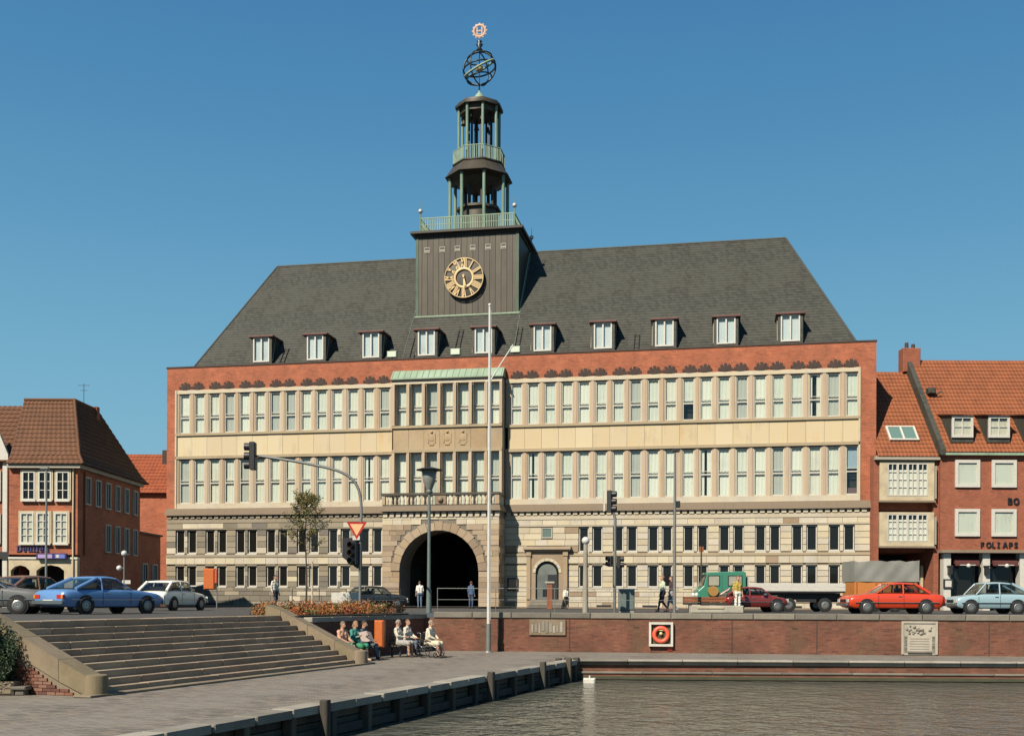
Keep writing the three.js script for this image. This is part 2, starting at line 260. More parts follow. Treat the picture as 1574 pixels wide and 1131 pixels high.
// ---------------------------------------------------------------- the flight of steps
{
  const s = thing('stone_steps', 'wide flight of weathered stone steps climbing from the quay to the street', 'steps', stairO, stairTurn);
  const NS = 10, rise = 1.55 / NS, run = .3, l = [];
  for (let k = 0; k < NS; k++) { let z = 0; const y1 = rise * (k + 1); while (z < SL - .02) { let w = rr(.9, 1.5); if (z + w > SL - .5) w = SL - z; l.push([chb(-run * k - (k < NS - 1 ? .46 : .75), -run * k + rr(-.008, .008), Math.max(.001, y1 - rise + .002), y1 - (k === NS - 1 ? -.012 : 0) + rr(-.004, .004), z + .004, z + w - .004, .012), pick(M.step)]); z += w; } }
  pieces('step_stone', l, s);
  obj('core', ext([[-.25, 0], [-.25, .1], [-2.75, 1.38], [-3.4, 1.38], [-3.4, 0]], .02, SL - .02), M.mortar, s);
  obj('foot_slab', [chb(-.1, .36, .002, .05, -.8, SL + .8, .015)], M.cheek[1], s);
  for (const [z0, z1, nm] of [[SL + .01, SL + .52, 0], [-.52, -.01, 1]]) {
    const yb = x => .44 + (-x) * .475;                                              // top of the sloping coping
    const X = [.05, -.72, -1.72, -2.72], pr = [];
    for (let i = 0; i < 3; i++) { const a = X[i] - .006, b = X[i + 1] + .006; pr.push([ext([[a, yb(a)], [b, yb(b)], [b, yb(b) - .47], [a, Math.max(.0, yb(a) - .47)]], z0, z1), pick(M.cheek)]); }
    pr.push([ext([[-2.726, yb(-2.726)], [-3.3, yb(-3.1)], [-3.3, 1.2], [-2.726, yb(-2.726) - .47]], z0, z1), M.cheek[0]]);
    pieces('cheek_stone', pr, s);
    const dr = obj('newel_drum', [lathe([[0, .46], [.23, .46], [.26, .43], [.265, .03], [.265, .0]], 28).translate(.05, 0, (z0 + z1) / 2)], M.cheek[nm], s);
    obj('cheek_core', ext([[-.05, 0], [-.72, yb(-.72) - .475], [-3.3, yb(-3.3) - .475], [-3.3, 0]], z0 + .05, z1 - .05), M.mortar, s);
    if (!nm) {                                                                               // the brickwork under the near coping, brick by brick
      const b = []; const bw = .22, bh = .062;
      for (let r = 0; r * (bh + .012) < 1.4; r++) for (let k = 0; k < 18; k++) {
        const x1 = -.12 - k * (bw + .012) - (r % 2) * .115, x0 = x1 - bw, y0 = r * (bh + .012) + .01; if (y0 + bh > yb(x1) - .5 || x0 < -3.3) continue;
        b.push([bx(x0, x1, y0, y0 + bh, z1 - .048, z1 - rr(.004, .016)), pick([M.brickN0, M.brickN1, M.brickN2, M.brickN3])]);
      }
      b.reverse(); pieces('brick', b, s);
    }
  }
}
// planter wall between the steps and the quay wall, with its coping and red shrubs
{
  const PL = Math.hypot(sl(PLW, 0)[0] - plEnd[0], sl(PLW, 0)[1] - plEnd[1]);
  const w = thing('planter_wall', 'low dark planter wall behind the benches with pale coping', 'wall', stairO, stairTurn);
  obj('wall_face', bx(PLW - .4, PLW, 0, 1.33, -PL - .1, -.63), M.brickQ, w);
  const l = []; for (let z = -.63; z > -PL; z -= 1.4) l.push([chb(PLW - .45, PLW + .06, 1.335, 1.5, Math.max(-PL - .1, z - 1.385), z, .02), pick(M.cap)]);
  pieces('coping_stone', l, w);
  obj('soil', bx(PLW - 3.4, PLW - .46, 1.2, 1.56, -PL + .6, -.7), mat([.05, .035, .022], T.grain, 1), w);
  // shrubs: many small leaves
  R = rngOf(21);
  const cols = [[.30, .075, .02], [.22, .10, .025], [.12, .10, .03], [.36, .13, .03], [.18, .045, .02], [.09, .095, .03]], geos = cols.map(() => []);
  const lumps = []; for (let i = 0; i < 120; i++) lumps.push([PLW - .5 - R() * 2.3, -.9 - R() * (PL - 1.6), .22 + R() * .24, .2 + R() * .26, Math.floor(R() * cols.length)]);
  const arr = cols.map(() => []);
  for (const [x, z, r, h, c] of lumps) for (let k = 0; k < 130; k++) {
    const a = R() * 2 * PI, e = Math.acos(R()), q = Math.pow(R(), .4); const px = x + r * q * Math.cos(a) * Math.sin(e), pz = z + r * q * Math.sin(a) * Math.sin(e), py = 1.56 + h * 1.25 * q * Math.cos(e) + .02;
    const s = rr(.025, .05), d1 = V(rr(-1, 1), rr(-1, 1), rr(-1, 1)).normalize().multiplyScalar(s), d2 = V(rr(-1, 1), rr(-1, 1), rr(-1, 1)).normalize().multiplyScalar(s * .7), p = V(px, py, pz), cc = R() < .7 ? c : Math.floor(R() * cols.length);
    for (const v of [p.clone().sub(d1), p.clone().add(d2), p.clone().add(d1), p.clone().sub(d1), p.clone().add(d1), p.clone().sub(d2)]) arr[cc].push(v.x, v.y, v.z);
  }
  const root = thing('flower_bed', 'bed of low rust red autumn shrubs above the planter wall', 'shrubs', stairO, stairTurn); root.userData.kind = 'stuff';
  cols.forEach((c, i) => { const g = new THREE.BufferGeometry(); g.setAttribute('position', new THREE.Float32BufferAttribute(arr[i], 3)); g.computeVertexNormals(); obj('leaves', g, mat(c, null, .8), root).userData = { kind: 'stuff' }; });
}
// ---------------------------------------------------------------- town hall
R = rngOf(3);
const hall = thing('town_hall', 'large cream stone and red brick town hall with slate roof and clock tower', 'town hall');
const XL = -20.6, XR = 29.12, WL = [...Array(14)].map((_, k) => -19.213 + 1.169 * k), WR = [...Array(20)].map((_, k) => 5.421 + 1.169 * k), WC = [...Array(7)].map((_, k) => -2.59 + 1.107 * k);
const GL = [...Array(7)].map((_, k) => -19.05 + 2.345 * k), GR = [...Array(8)].map((_, k) => 10.58 + 2.345 * k);   // centres of the pairs of small windows
{
  obj('wall_core', [bx(XL + .4, -3.0, .0, 17.2, -15.8, -.62), bx(4.2, XR - .4, 0, 17.2, -15.8, -.62), bx(-3.0, 4.2, 6.1, 17.2, -15.8, -.62)], M.interior, hall);
  // brick ends, parapet
  obj('brick_pier', [bx(XL, -19.93, 6.95, 17.35, -.5, .03), bx(XL, XL + .4, 0, 6.94, -16, -.05), bx(XL, XL + .4, 6.94, 17.35, -16, -.5)], M.brickA, hall);
  obj('brick_pier', [bx(28.14, XR, 6.95, 17.35, -.5, .03), bx(28.75, XR, 0, 6.94, -.5, .03), bx(XR - .4, XR, 0, 17.35, -16, -.5)], M.brickA, hall);
  obj('brick_parapet', [bx(-19.928, -3.262, 15.74, 17.35, -.5, .028), bx(-3.262, 4.62, 15.74, 17.35, -.5, .028), bx(4.62, 28.138, 15.74, 17.35, -.5, .028)], M.brickA, hall);
  const cp = []; for (let x = XL - .04; x < XR; x += 1.6) cp.push([bx(x, Math.min(XR + .04, x + 1.59), 17.352, 17.46, -.54, .07), M.darkbrick]); pieces('parapet_coping', cp, hall);
  obj('gutter_deck', [bx(XL + .3, XR - .3, 17.2, 17.3, -15.6, -.5)], M.slateDark, hall);
  obj('rear_parapet', bx(XL, XR, 15.7, 17.4, -16.1, -15.6), M.brickA, hall);
  // fan shaped brick reliefs above the top windows
  const fan = c => { const g = []; for (const dx of [-.5, .5]) { for (let k = 0; k < 5; k++) { const a = rad(18 + 36 * k), q = bx(.10, .5, -.095, .095, .03, .06 + k * .004); q.rotateZ(a); q.translate(c + dx, 15.79, 0); g.push(q); } g.push(bx(c + dx - .13, c + dx + .13, 15.76, 15.88, .03, .09)); } return g; };
  const fl = []; for (let k = 0; k < 7; k++) fl.push([fan(WL[2 * k] + .585), M.darkbrick]); for (let k = 0; k < 10; k++) fl.push([fan(WR[2 * k] + .585), M.darkbrick]); pieces('brick_fan', fl, hall);

  // stone field: mullion pilasters, panels, sills
  const fields = [{ w: WL, x0: -19.9, x1: -3.3, z: 0, s: 1.169 }, { w: WR, x0: 4.66, x1: 28.12, z: 0, s: 1.169 }, { w: WC, x0: -3.22, x1: 4.58, z: .82, s: 1.107, bay: 1 }];
  const pil = [], pan = [], sil = [], capst = [];
  for (const F of fields) {
    const z = F.z, rc = F.bay ? .42 : .2, hw = F.bay ? .385 : .39, yb = F.bay ? 7.0 : 7.47, edges = [F.x0];
    F.w.forEach((x, i) => { edges.push(x - hw, x + hw); }); edges.push(F.x1);
    for (let i = 0; i < edges.length; i += 2) {                      // pilasters between windows, two storeys
      for (const [y0, y1] of [[yb, 10.72], [12.58, 15.46]]) {
        pil.push([bx(edges[i], edges[i + 1], y0, y1, z - .5, z - .02 + rr(-.008, .008)), pick(M.pil)]);
        const m = (edges[i] + edges[i + 1]) / 2; if (edges[i + 1] - edges[i] < .7) pil.push([bx(m - .09, m + .09, y0, y1 - .02, z - .018, z + (F.bay ? .14 : .02)), pick(M.pil)]);
      }
    }
    F.w.forEach((x, i) => pan.push([bx(x - F.s / 2 + .008, x + F.s / 2 - .008, 10.93, 12.40, z - .5, z + rr(-.008, .008)), F.bay ? pick(M.panelR) : pick(M.panel)]));
    sil.push([bx(F.x0, F.x1, 12.404, 12.576, z - .5, z + .115), M.sill], [bx(F.x0, F.x1, 10.724, 10.926, z - .5, z + .1), M.sill]);
    sil.push([[bx(F.x0, F.x1, 15.464, 15.735, z - .5, z + .05)], M.stone[1]]);
    if (!F.bay) { sil.push([bx(F.x0, F.x1, 7.1, 7.466, -.5, .06), M.stone[0]]); }
    if (F.x0 > 0) { pil.push([bx(28.02, 28.137, 7.1, 15.73, .051, .10), M.stone[3]]); }
    if (F.x0 < -10) pil.push([bx(-19.925, -19.80, 7.1, 15.73, .051, .10), M.stone[3]]);
  }
  // relief carvings on three panels of the bay
  for (const k of [2, 3, 4]) { const x = WC[k]; obj('crest_relief', [lathe([[0, .03], [.2, .03], [.26, 0]], 16).rotateX(PI / 2).translate(x, 11.72, .83), bx(x - .16, x + .16, 11.2, 11.32, .82, .87), bx(x - .28, x - .2, 11.35, 12.0, .82, .86), bx(x + .2, x + .28, 11.35, 12.0, .82, .86), sph(.1, x, 12.1, .83, 10)], M.panelR[1], hall); }
  pieces('pilaster', pil, hall); pieces('spandrel_panel', pan, hall); pieces('stone_band', sil, hall);
  obj('bay_flank', bx(-3.24, -3.221, 7.0, 15.73, -.4, .8), M.pil[2], hall); obj('bay_flank', bx(4.581, 4.60, 7.0, 15.73, -.4, .8), M.pil[2], hall);
  // copper lean-to roof of the bay
  const br = obj('bay_roof', [ext([[-.0, 15.78], [.98, 15.78], [.98, 15.86], [.34, 16.5], [.0, 16.5]], -4.66, 3.3).rotateY(-PI / 2)], M.verdL, hall);
  const sm = []; for (let x = -3.2; x < 4.6; x += .43) sm.push([bx(-.015, .015, 0, .92, -.02, .025).rotateX(-PI / 4).translate(x, 15.86, .975), M.verd]); pieces('roof_seam', sm, br);
  obj('bay_eaves', bx(-3.34, 4.7, 15.738, 15.778, -.1, 1.02), M.bronzeDk, hall);

  // windows
  const win = (x, y0, y1, hw, z, o = {}) => {
    const fw = o.fw || .045, tr = o.tr, g = [bx(x - hw, x - hw + fw, y0, y1, z - .05, z + .02), bx(x + hw - fw, x + hw, y0, y1, z - .05, z + .02), bx(x - hw + fw, x + hw - fw, y1 - fw, y1, z - .05, z + .02), bx(x - hw + fw, x + hw - fw, y0, y0 + fw * 1.2, z - .05, z + .02)];
    if (tr) g.push(bx(x - hw + fw, x + hw - fw, tr - .04, tr + .04, z - .05, z + .025), bx(x - hw + fw, x + hw - fw, tr + .2, tr + .235, z - .05, z + .01));
    if (o.mid) g.push(bx(x - .025, x + .025, y0 + fw, y1 - fw, z - .05, z + .01));
    const w = obj('window', g, o.m || M.frame, hall);
    obj('pane', bx(-hw + fw, hw - fw, y0 + fw, y1 - fw, -.004, .004).rotateY(rr(-.012, .012)).translate(x, 0, z - .026), o.g || M.glass, w);
    if (o.c !== null) { const cm = o.c || pick(M.curtain), g2 = rr(.08, .2); if (o.gap) { obj('curtain', bx(x - hw + .01, x - g2, y0 + .02, y1 - .02, z - .13, z - .115), cm, w); obj('curtain', bx(x + g2 * .6, x + hw - .01, y0 + .02, y1 - .02, z - .13, z - .115), cm, w); } else { const n = 12, fold = new THREE.PlaneGeometry(2 * hw - .02, y1 - .02 - (o.cy || y0 + .02), n, 1), fp = fold.attributes.position, ph = rr(0, 6); for (let i = 0; i < fp.count; i++) fp.setZ(i, .012 * Math.sin(fp.getX(i) * 26 + ph)); fold.computeVertexNormals(); obj('curtain', fold.translate(x, (y1 - .02 + (o.cy || y0 + .02)) / 2, z - .12), cm, w); } }
    return w;
  };
  const dimCurtain = mat([.33, .34, .31], T.streak, .95);
  const vary = o => { const q = R(); if (q < .02) o.cy = o.tr + .05; else if (q < .06) o.gap = 1; else if (q < .22) o.c = dimCurtain; return o; };
  for (const x of [...WL, ...WR]) {
    win(x, 12.58, 15.40, .39, -.10, vary({ fw: .07, tr: 13.72 }));
    if (x > 27) { const w = win(x, 7.48, 10.66, .39, -.10, { fw: .07, tr: 9.0, c: null }); w.userData.label = 'window without curtains, half lowered blue blind'; obj('blind', bx(x - .33, x + .33, 9.2, 10.6, -.28, -.26), mat([.22, .30, .36], T.fine, .9), w); obj('blind', bx(x - .33, x + .33, 7.5, 7.95, -.28, -.26), mat([.10, .06, .06], null, .9), w); }
    else win(x, 7.48, 10.66, .39, -.10, vary({ fw: .07, tr: 8.95 }));
  }
  for (const x of WC) { win(x, 12.58, 15.44, .38, .46, vary({ fw: .06, tr: 13.75 })); win(x, 7.0, 10.70, .38, .46, vary({ fw: .06, tr: 8.9 })); }

  // ground floor walls between the small windows
  const pairs = [...GL, ...GR], hwS = .345, off = .465, WS = [], rows = [[1.43, 2.93], [3.83, 5.54]];
  for (const c of pairs) WS.push(c - off, c + off);
  const wallM = [], rect = (x0, x1, y0, y1) => wallM.push(bx(x0, x1, y0, y1, -.6, 0));
  for (const [a, b, ws] of [[XL + .02, -3.3, WS.filter(x => x < 0)], [4.66, 28.9, WS.filter(x => x > 0)]]) {
    rect(a, b, 0, 1.43); rect(a, b, 2.93, 3.83); rect(a, b, 5.54, 7.1);
    for (const [y0, y1] of rows) { let x = a; for (const w of ws) { if (w - hwS - x > .001) rect(x, w - hwS, y0, y1); x = w + hwS; } rect(x, b, y0, y1); }
  }
  obj('ground_wall', wallM, M.mortar, hall);
  for (const x of WS) for (const [y0, y1] of rows) {
    const w = win(x, y0 + .02, y1 - .02, hwS - .02, -.1, { g: M.glassD, c: null, m: M.white, fw: .06 }); 
    obj('sill', bx(x - hwS - .02, x + hwS + .02, y0 - .09, y0 + .001, -.1, .075), M.frame, w);
    obj('lintel', bx(x - hwS - .03, x + hwS + .03, y1 - .005, y1 + .11, -.1, .05), M.stoneOld[0], w);
  }
  // dressed stones, course by course
  const courses = [[.02, .40], [.42, .80], [.82, 1.12], [1.14, 1.42], [1.44, 1.80], [1.82, 2.18], [2.20, 2.56], [2.58, 2.92], [3.06, 3.52], [3.84, 4.26], [4.28, 4.68], [4.70, 5.10], [5.12, 5.53], [5.66, 6.02]];
  const st = [];
  for (const [a, b, side] of [[XL + .02, -3.52, -1], [4.68, 28.75, 1]]) for (const [y0, y1] of courses) {
    const holes = WS.filter(x => x > a && x < b).filter(() => (y1 > 1.43 && y0 < 2.93) || (y1 > 3.83 && y0 < 5.54)).map(x => [x - hwS - .005, x + hwS + .005]);
    if (side > 0) { if (y0 < 4.25) holes.push([y0 < 4.0 ? 6.2 : 6.0, y0 < 4.0 ? 9.05 : 9.3]); if (y1 > 4.75 && y0 < 5.5) holes.push([7.2, 7.98]); }
    holes.sort((p, q) => p[0] - q[0]); holes.push([b, b]); let x = a;
    for (const [h0, h1] of holes) {
      const len = h0 - x; if (len > .04) { let n = Math.max(1, Math.round(len / rr(.75, 1.15))), x2 = x; for (let i = 0; i < n; i++) { const e = i === n - 1 ? h0 : x2 + len / n * rr(.85, 1.15); 
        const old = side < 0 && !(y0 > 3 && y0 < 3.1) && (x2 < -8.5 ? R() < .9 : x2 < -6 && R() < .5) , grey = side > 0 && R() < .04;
        const big = (y0 > 3 && y0 < 3.1);
        st.push([bx(x2 + .008, e - .008, y0 + .006, y1 - .006, -.02, rr(.028, .06) + (big ? .05 : 0)), old ? pick(M.stoneOld) : grey ? M.stoneArch[2] : pick(M.stone)]); x2 = e; } }
      x = Math.max(x, h1);
    }
  }
  st.sort((p, q) => 0); const near = st.slice().sort((p, q) => { p[0].computeBoundingBox(); q[0].computeBoundingBox(); const s = g => (g.boundingBox.max.x - g.boundingBox.min.x) * (g.boundingBox.max.y - g.boundingBox.min.y) * (1 + .012 * g.boundingBox.min.x); return s(q[0]) - s(p[0]); });
  pieces('stone_block', near, hall);
  // string course, frieze, brackets, cornice
  for (const [a, b, m] of [[XL + .02, -3.52, 0], [4.68, 28.8, 1]]) {
    obj('string_course', [bx(a, b, 3.56, 3.74, -.1, .12)], m ? M.sill : M.stoneOld[3], hall);
    obj('frieze', [bx(a, b, 6.05, 6.34, -.1, .07), bx(a, b, 5.57, 5.64, -.1, .10)], m ? M.stone[2] : M.stoneOld[2], hall);
    obj('cornice', [bx(a - (m ? 0 : .06), b + (m ? .25 : 0), 6.6, 6.72, -.2, .27), bx(a - (m ? 0 : .05), b + (m ? .22 : 0), 6.724, 6.90, -.2, .23), bx(a, b, 6.9, 7.1, -.2, .12)], M.cornice, hall);
    const d = []; for (let x = a + .1; x < b - .3; x += .46) d.push([bx(x, x + .3, 6.36, 6.598, -.05, .13), m ? pick(M.stone) : pick(M.stoneOld)]); pieces('cornice_bracket', d, hall);
  }
  pieces('basement_vent', [-17, -13.2, -9.5, 11.5, 14.6, 19.3, 24].map(x => [bx(x - .5, x + .5, .12, .24, .02, .075), M.black]), hall);
  obj('plinth', [bx(XL, -3.52, 0, .1, -.1, .12), bx(4.68, 28.8, 0, .1, -.1, .12)], M.cornice, hall);

  // arched gateway block
  const cx = .48, ar = 2.76, sy = 2.5, bl = -3.5, brt = 4.65, ZB = 2.0, arc = []; for (let k = 0; k <= 32; k++) { const a = PI - PI * k / 32; arc.push([cx + ar * Math.cos(a), sy + ar * Math.sin(a)]); }
  obj('gate_block', [ext([[bl, 0], [cx - ar, 0], ...arc, [cx + ar, 0], [brt, 0], [brt, 6.55], [bl, 6.55]], -.6, ZB)], M.stoneOld[4], hall);  // darkened stone: the shade of the arch reveal is put into its colour
  obj('passage', [bx(cx - ar - .5, cx - ar - .01, 0, 5.8, -14, -.6), bx(cx + ar + .01, cx + ar + .5, 0, 5.8, -14, -.6), bx(cx - ar - .5, cx + ar + .5, 5.4, 5.8, -14, -.6), bx(cx - ar, cx + ar, 0, 5.4, -14, -13.8)], M.interiorB, hall);
  obj('passage_door', [bx(cx - 1.6, cx - .05, 0, 3.4, -13.8, -13.7), bx(cx + .05, cx + 1.6, 0, 3.4, -13.8, -13.7)], mat([.02, .035, .03], null, .6), hall);
  obj('passage_window', [0, 1, 2, 3].map(k => bx(cx - ar - .005, cx - ar + .03, 2.0 + (k % 2) * 1.1, 2.9 + (k % 2) * 1.1, -3.4 - k * 1.3, -2.5 - k * 1.3)), mat([.05, .06, .055], null, .3), hall);
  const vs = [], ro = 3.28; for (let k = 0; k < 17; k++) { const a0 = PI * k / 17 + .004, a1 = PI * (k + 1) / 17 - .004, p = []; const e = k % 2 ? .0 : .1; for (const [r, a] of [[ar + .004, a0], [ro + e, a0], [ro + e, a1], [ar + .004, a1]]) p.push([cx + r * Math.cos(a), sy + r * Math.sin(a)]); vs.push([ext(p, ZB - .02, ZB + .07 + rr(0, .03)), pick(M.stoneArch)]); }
  pieces('voussoir', vs, hall);
  const as = []; let yy = .02; while (yy < 6.1) {
    const h = rr(.30, .38), y1 = Math.min(yy + h, 6.12), ym = (yy + y1) / 2; const segs = []; const rb = ro + .1;
    if (y1 < sy + .02) segs.push([bl, cx - ar - .01], [cx + ar + .01, brt]); else if (yy > sy + rb) segs.push([bl, brt]); else { const c = Math.sqrt(Math.max(0, rb * rb - Math.pow(Math.max(0, yy - sy), 2))); if (cx - c - bl > .08) segs.push([bl, cx - c]); if (brt - cx - c > .08) segs.push([cx + c, brt]); }
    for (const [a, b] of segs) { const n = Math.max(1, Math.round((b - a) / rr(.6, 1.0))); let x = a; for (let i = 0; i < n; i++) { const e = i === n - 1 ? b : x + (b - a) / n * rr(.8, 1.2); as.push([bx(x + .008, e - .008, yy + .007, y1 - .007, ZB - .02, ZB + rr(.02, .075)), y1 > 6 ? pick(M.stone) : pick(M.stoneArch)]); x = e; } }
    yy = y1; if (y1 >= 6.1) break;
  }
  pieces('gate_stone', as, hall);
  const gs = []; for (let y = .1; y < 6; y += .4) for (const z of [.05, 1.02]) gs.push([bx(brt, brt + rr(.02, .05), y, y + .385, z, z + .95), pick(M.stoneArch)]); pieces('gate_stone', gs, hall);
  const gd = []; for (let x = bl + .06; x < brt - .2; x += .46) gd.push([bx(x, x + .3, 6.17, 6.5, ZB - .02, ZB + .1), pick(M.stone)]); pieces('cornice_bracket', gd, hall);
  obj('balcony_slab', [bx(bl - .15, brt + .15, 6.555, 6.70, -.1, ZB + .32), bx(bl - .08, brt + .08, 6.703, 6.93, -.1, ZB + .22)], M.cornice, hall);
  // balustrade
  const bal = obj('balustrade_rail', [chb(bl - .02, brt + .06, 7.62, 7.80, ZB - .12, ZB + .2, .02), chb(bl + .2, bl + .42, 7.62, 7.80, .1, ZB - .12, .02), chb(brt - .2, brt + .04, 7.62, 7.80, .1, ZB - .12, .02), bx(bl + .05, brt, 6.933, 7.0, ZB - .08, ZB + .16)], M.bronze2, hall);
  const prof = [[.05, 0], [.09, .03], [.06, .1], [.095, .25], [.085, .35], [.045, .52], [.07, .57], [.07, .62]], bm = [];
  const bl1 = lathe(prof, 10); for (let x = bl + .35; x < brt - .25; x += .285) if (Math.abs(x - .62) > .42) bm.push([bl1.clone().translate(x, 7.0, ZB + .04), pick(M.stone)]);
  for (let z = .5; z < ZB - .2; z += .3) bm.push([bl1.clone().translate(brt - .08, 7.0, z), pick(M.stone)]);
  pieces('baluster', bm, hall);
  obj('pedestal', [chb(.22, 1.02, 7.0, 7.62, ZB - .1, ZB + .16, .03), sph(.2, .62, 7.32, ZB + .16, 12)], M.stoneArch[4], hall);
  obj('pedestal', [chb(brt - .22, brt + .04, 7.0, 7.62, ZB - .1, ZB + .16, .02)], M.stoneArch[1], hall); obj('pedestal', [chb(bl, bl + .22, 7.0, 7.62, ZB - .1, ZB + .16, .02)], M.stoneArch[1], hall);

  // portal at the right of the gate
  const px = 7.63, pr2 = .8, psy = 2.42, pa = []; for (let k = 0; k <= 20; k++) { const a = PI - PI * k / 20; pa.push([px + pr2 * Math.cos(a), psy + pr2 * Math.sin(a)]); }
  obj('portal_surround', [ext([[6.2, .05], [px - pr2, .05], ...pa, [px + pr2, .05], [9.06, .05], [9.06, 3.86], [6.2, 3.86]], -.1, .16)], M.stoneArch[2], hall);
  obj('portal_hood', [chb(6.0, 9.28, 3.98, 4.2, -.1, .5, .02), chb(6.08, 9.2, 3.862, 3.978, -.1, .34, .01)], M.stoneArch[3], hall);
  obj('portal_pilaster', [chb(6.22, 6.5, .6, 3.6, .16, .26, .02), chb(6.18, 6.54, 3.55, 3.858, .16, .32, .02)], M.stoneArch[0], hall); obj('portal_pilaster', [chb(8.76, 9.04, .6, 3.6, .16, .26, .02), chb(8.72, 9.08, 3.55, 3.858, .16, .32, .02)], M.stoneArch[0], hall);
  const pv = []; for (let k = 0; k < 9; k++) { const a0 = PI * k / 9 + .01, a1 = PI * (k + 1) / 9 - .01, p = []; for (const [r, a] of [[pr2 + .01, a0], [pr2 + .2, a0], [pr2 + .2, a1], [pr2 + .01, a1]]) p.push([px + r * Math.cos(a), psy + r * Math.sin(a)]); pv.push([ext(p, .16, .2), pick(M.stone)]); } pieces('voussoir', pv, hall);
  const dr = obj('door', [ext([[px - .78, .6], ...pa.map(p => [p[0] * 1, p[1]]), [px + .78, .6]], -.02, .03)], M.glassD, hall); obj('fanlight', [lathe([[0, 0], [.68, 0], [.68, .02], [0, .02]], 24).rotateX(PI / 2).scale(.95, .95, 1).translate(px, psy - .05, .035)], mat([.14, .15, .14], T.grain, .2), dr); obj('door_leaf', [bx(px - .7, px - .02, .62, 2.3, .03, .06)], mat([.12, .13, .125], T.grain, .3), dr); obj('door_leaf', [bx(px + .02, px + .7, .62, 2.3, .03, .06)], mat([.025, .027, .027], null, .3), dr);
  const dst = []; for (let k = 0; k < 3; k++) dst.push([chb(6.5, 8.76, .2 * k + .12 * (k === 0 ? .02 : 0) + .003, .2 * (k + 1), -.1, .5 + .32 * (2 - k), .015), pick(M.coping)]); pieces('door_step', dst, hall);
  const sq = win(7.59, 4.79, 5.48, .36, .055, { g: mat([.10, .14, .12], null, .15), c: null, m: M.frame }); 
  const nb = obj('notice_board', [bx(4.86, 5.60, 1.19, 2.07, .05, .14)], M.bronzeDk, hall); obj('notice_sheet', bx(4.96, 5.5, 1.28, 1.98, .14, .146), mat([.28, .20, .15], T.fine, .8), nb);
}
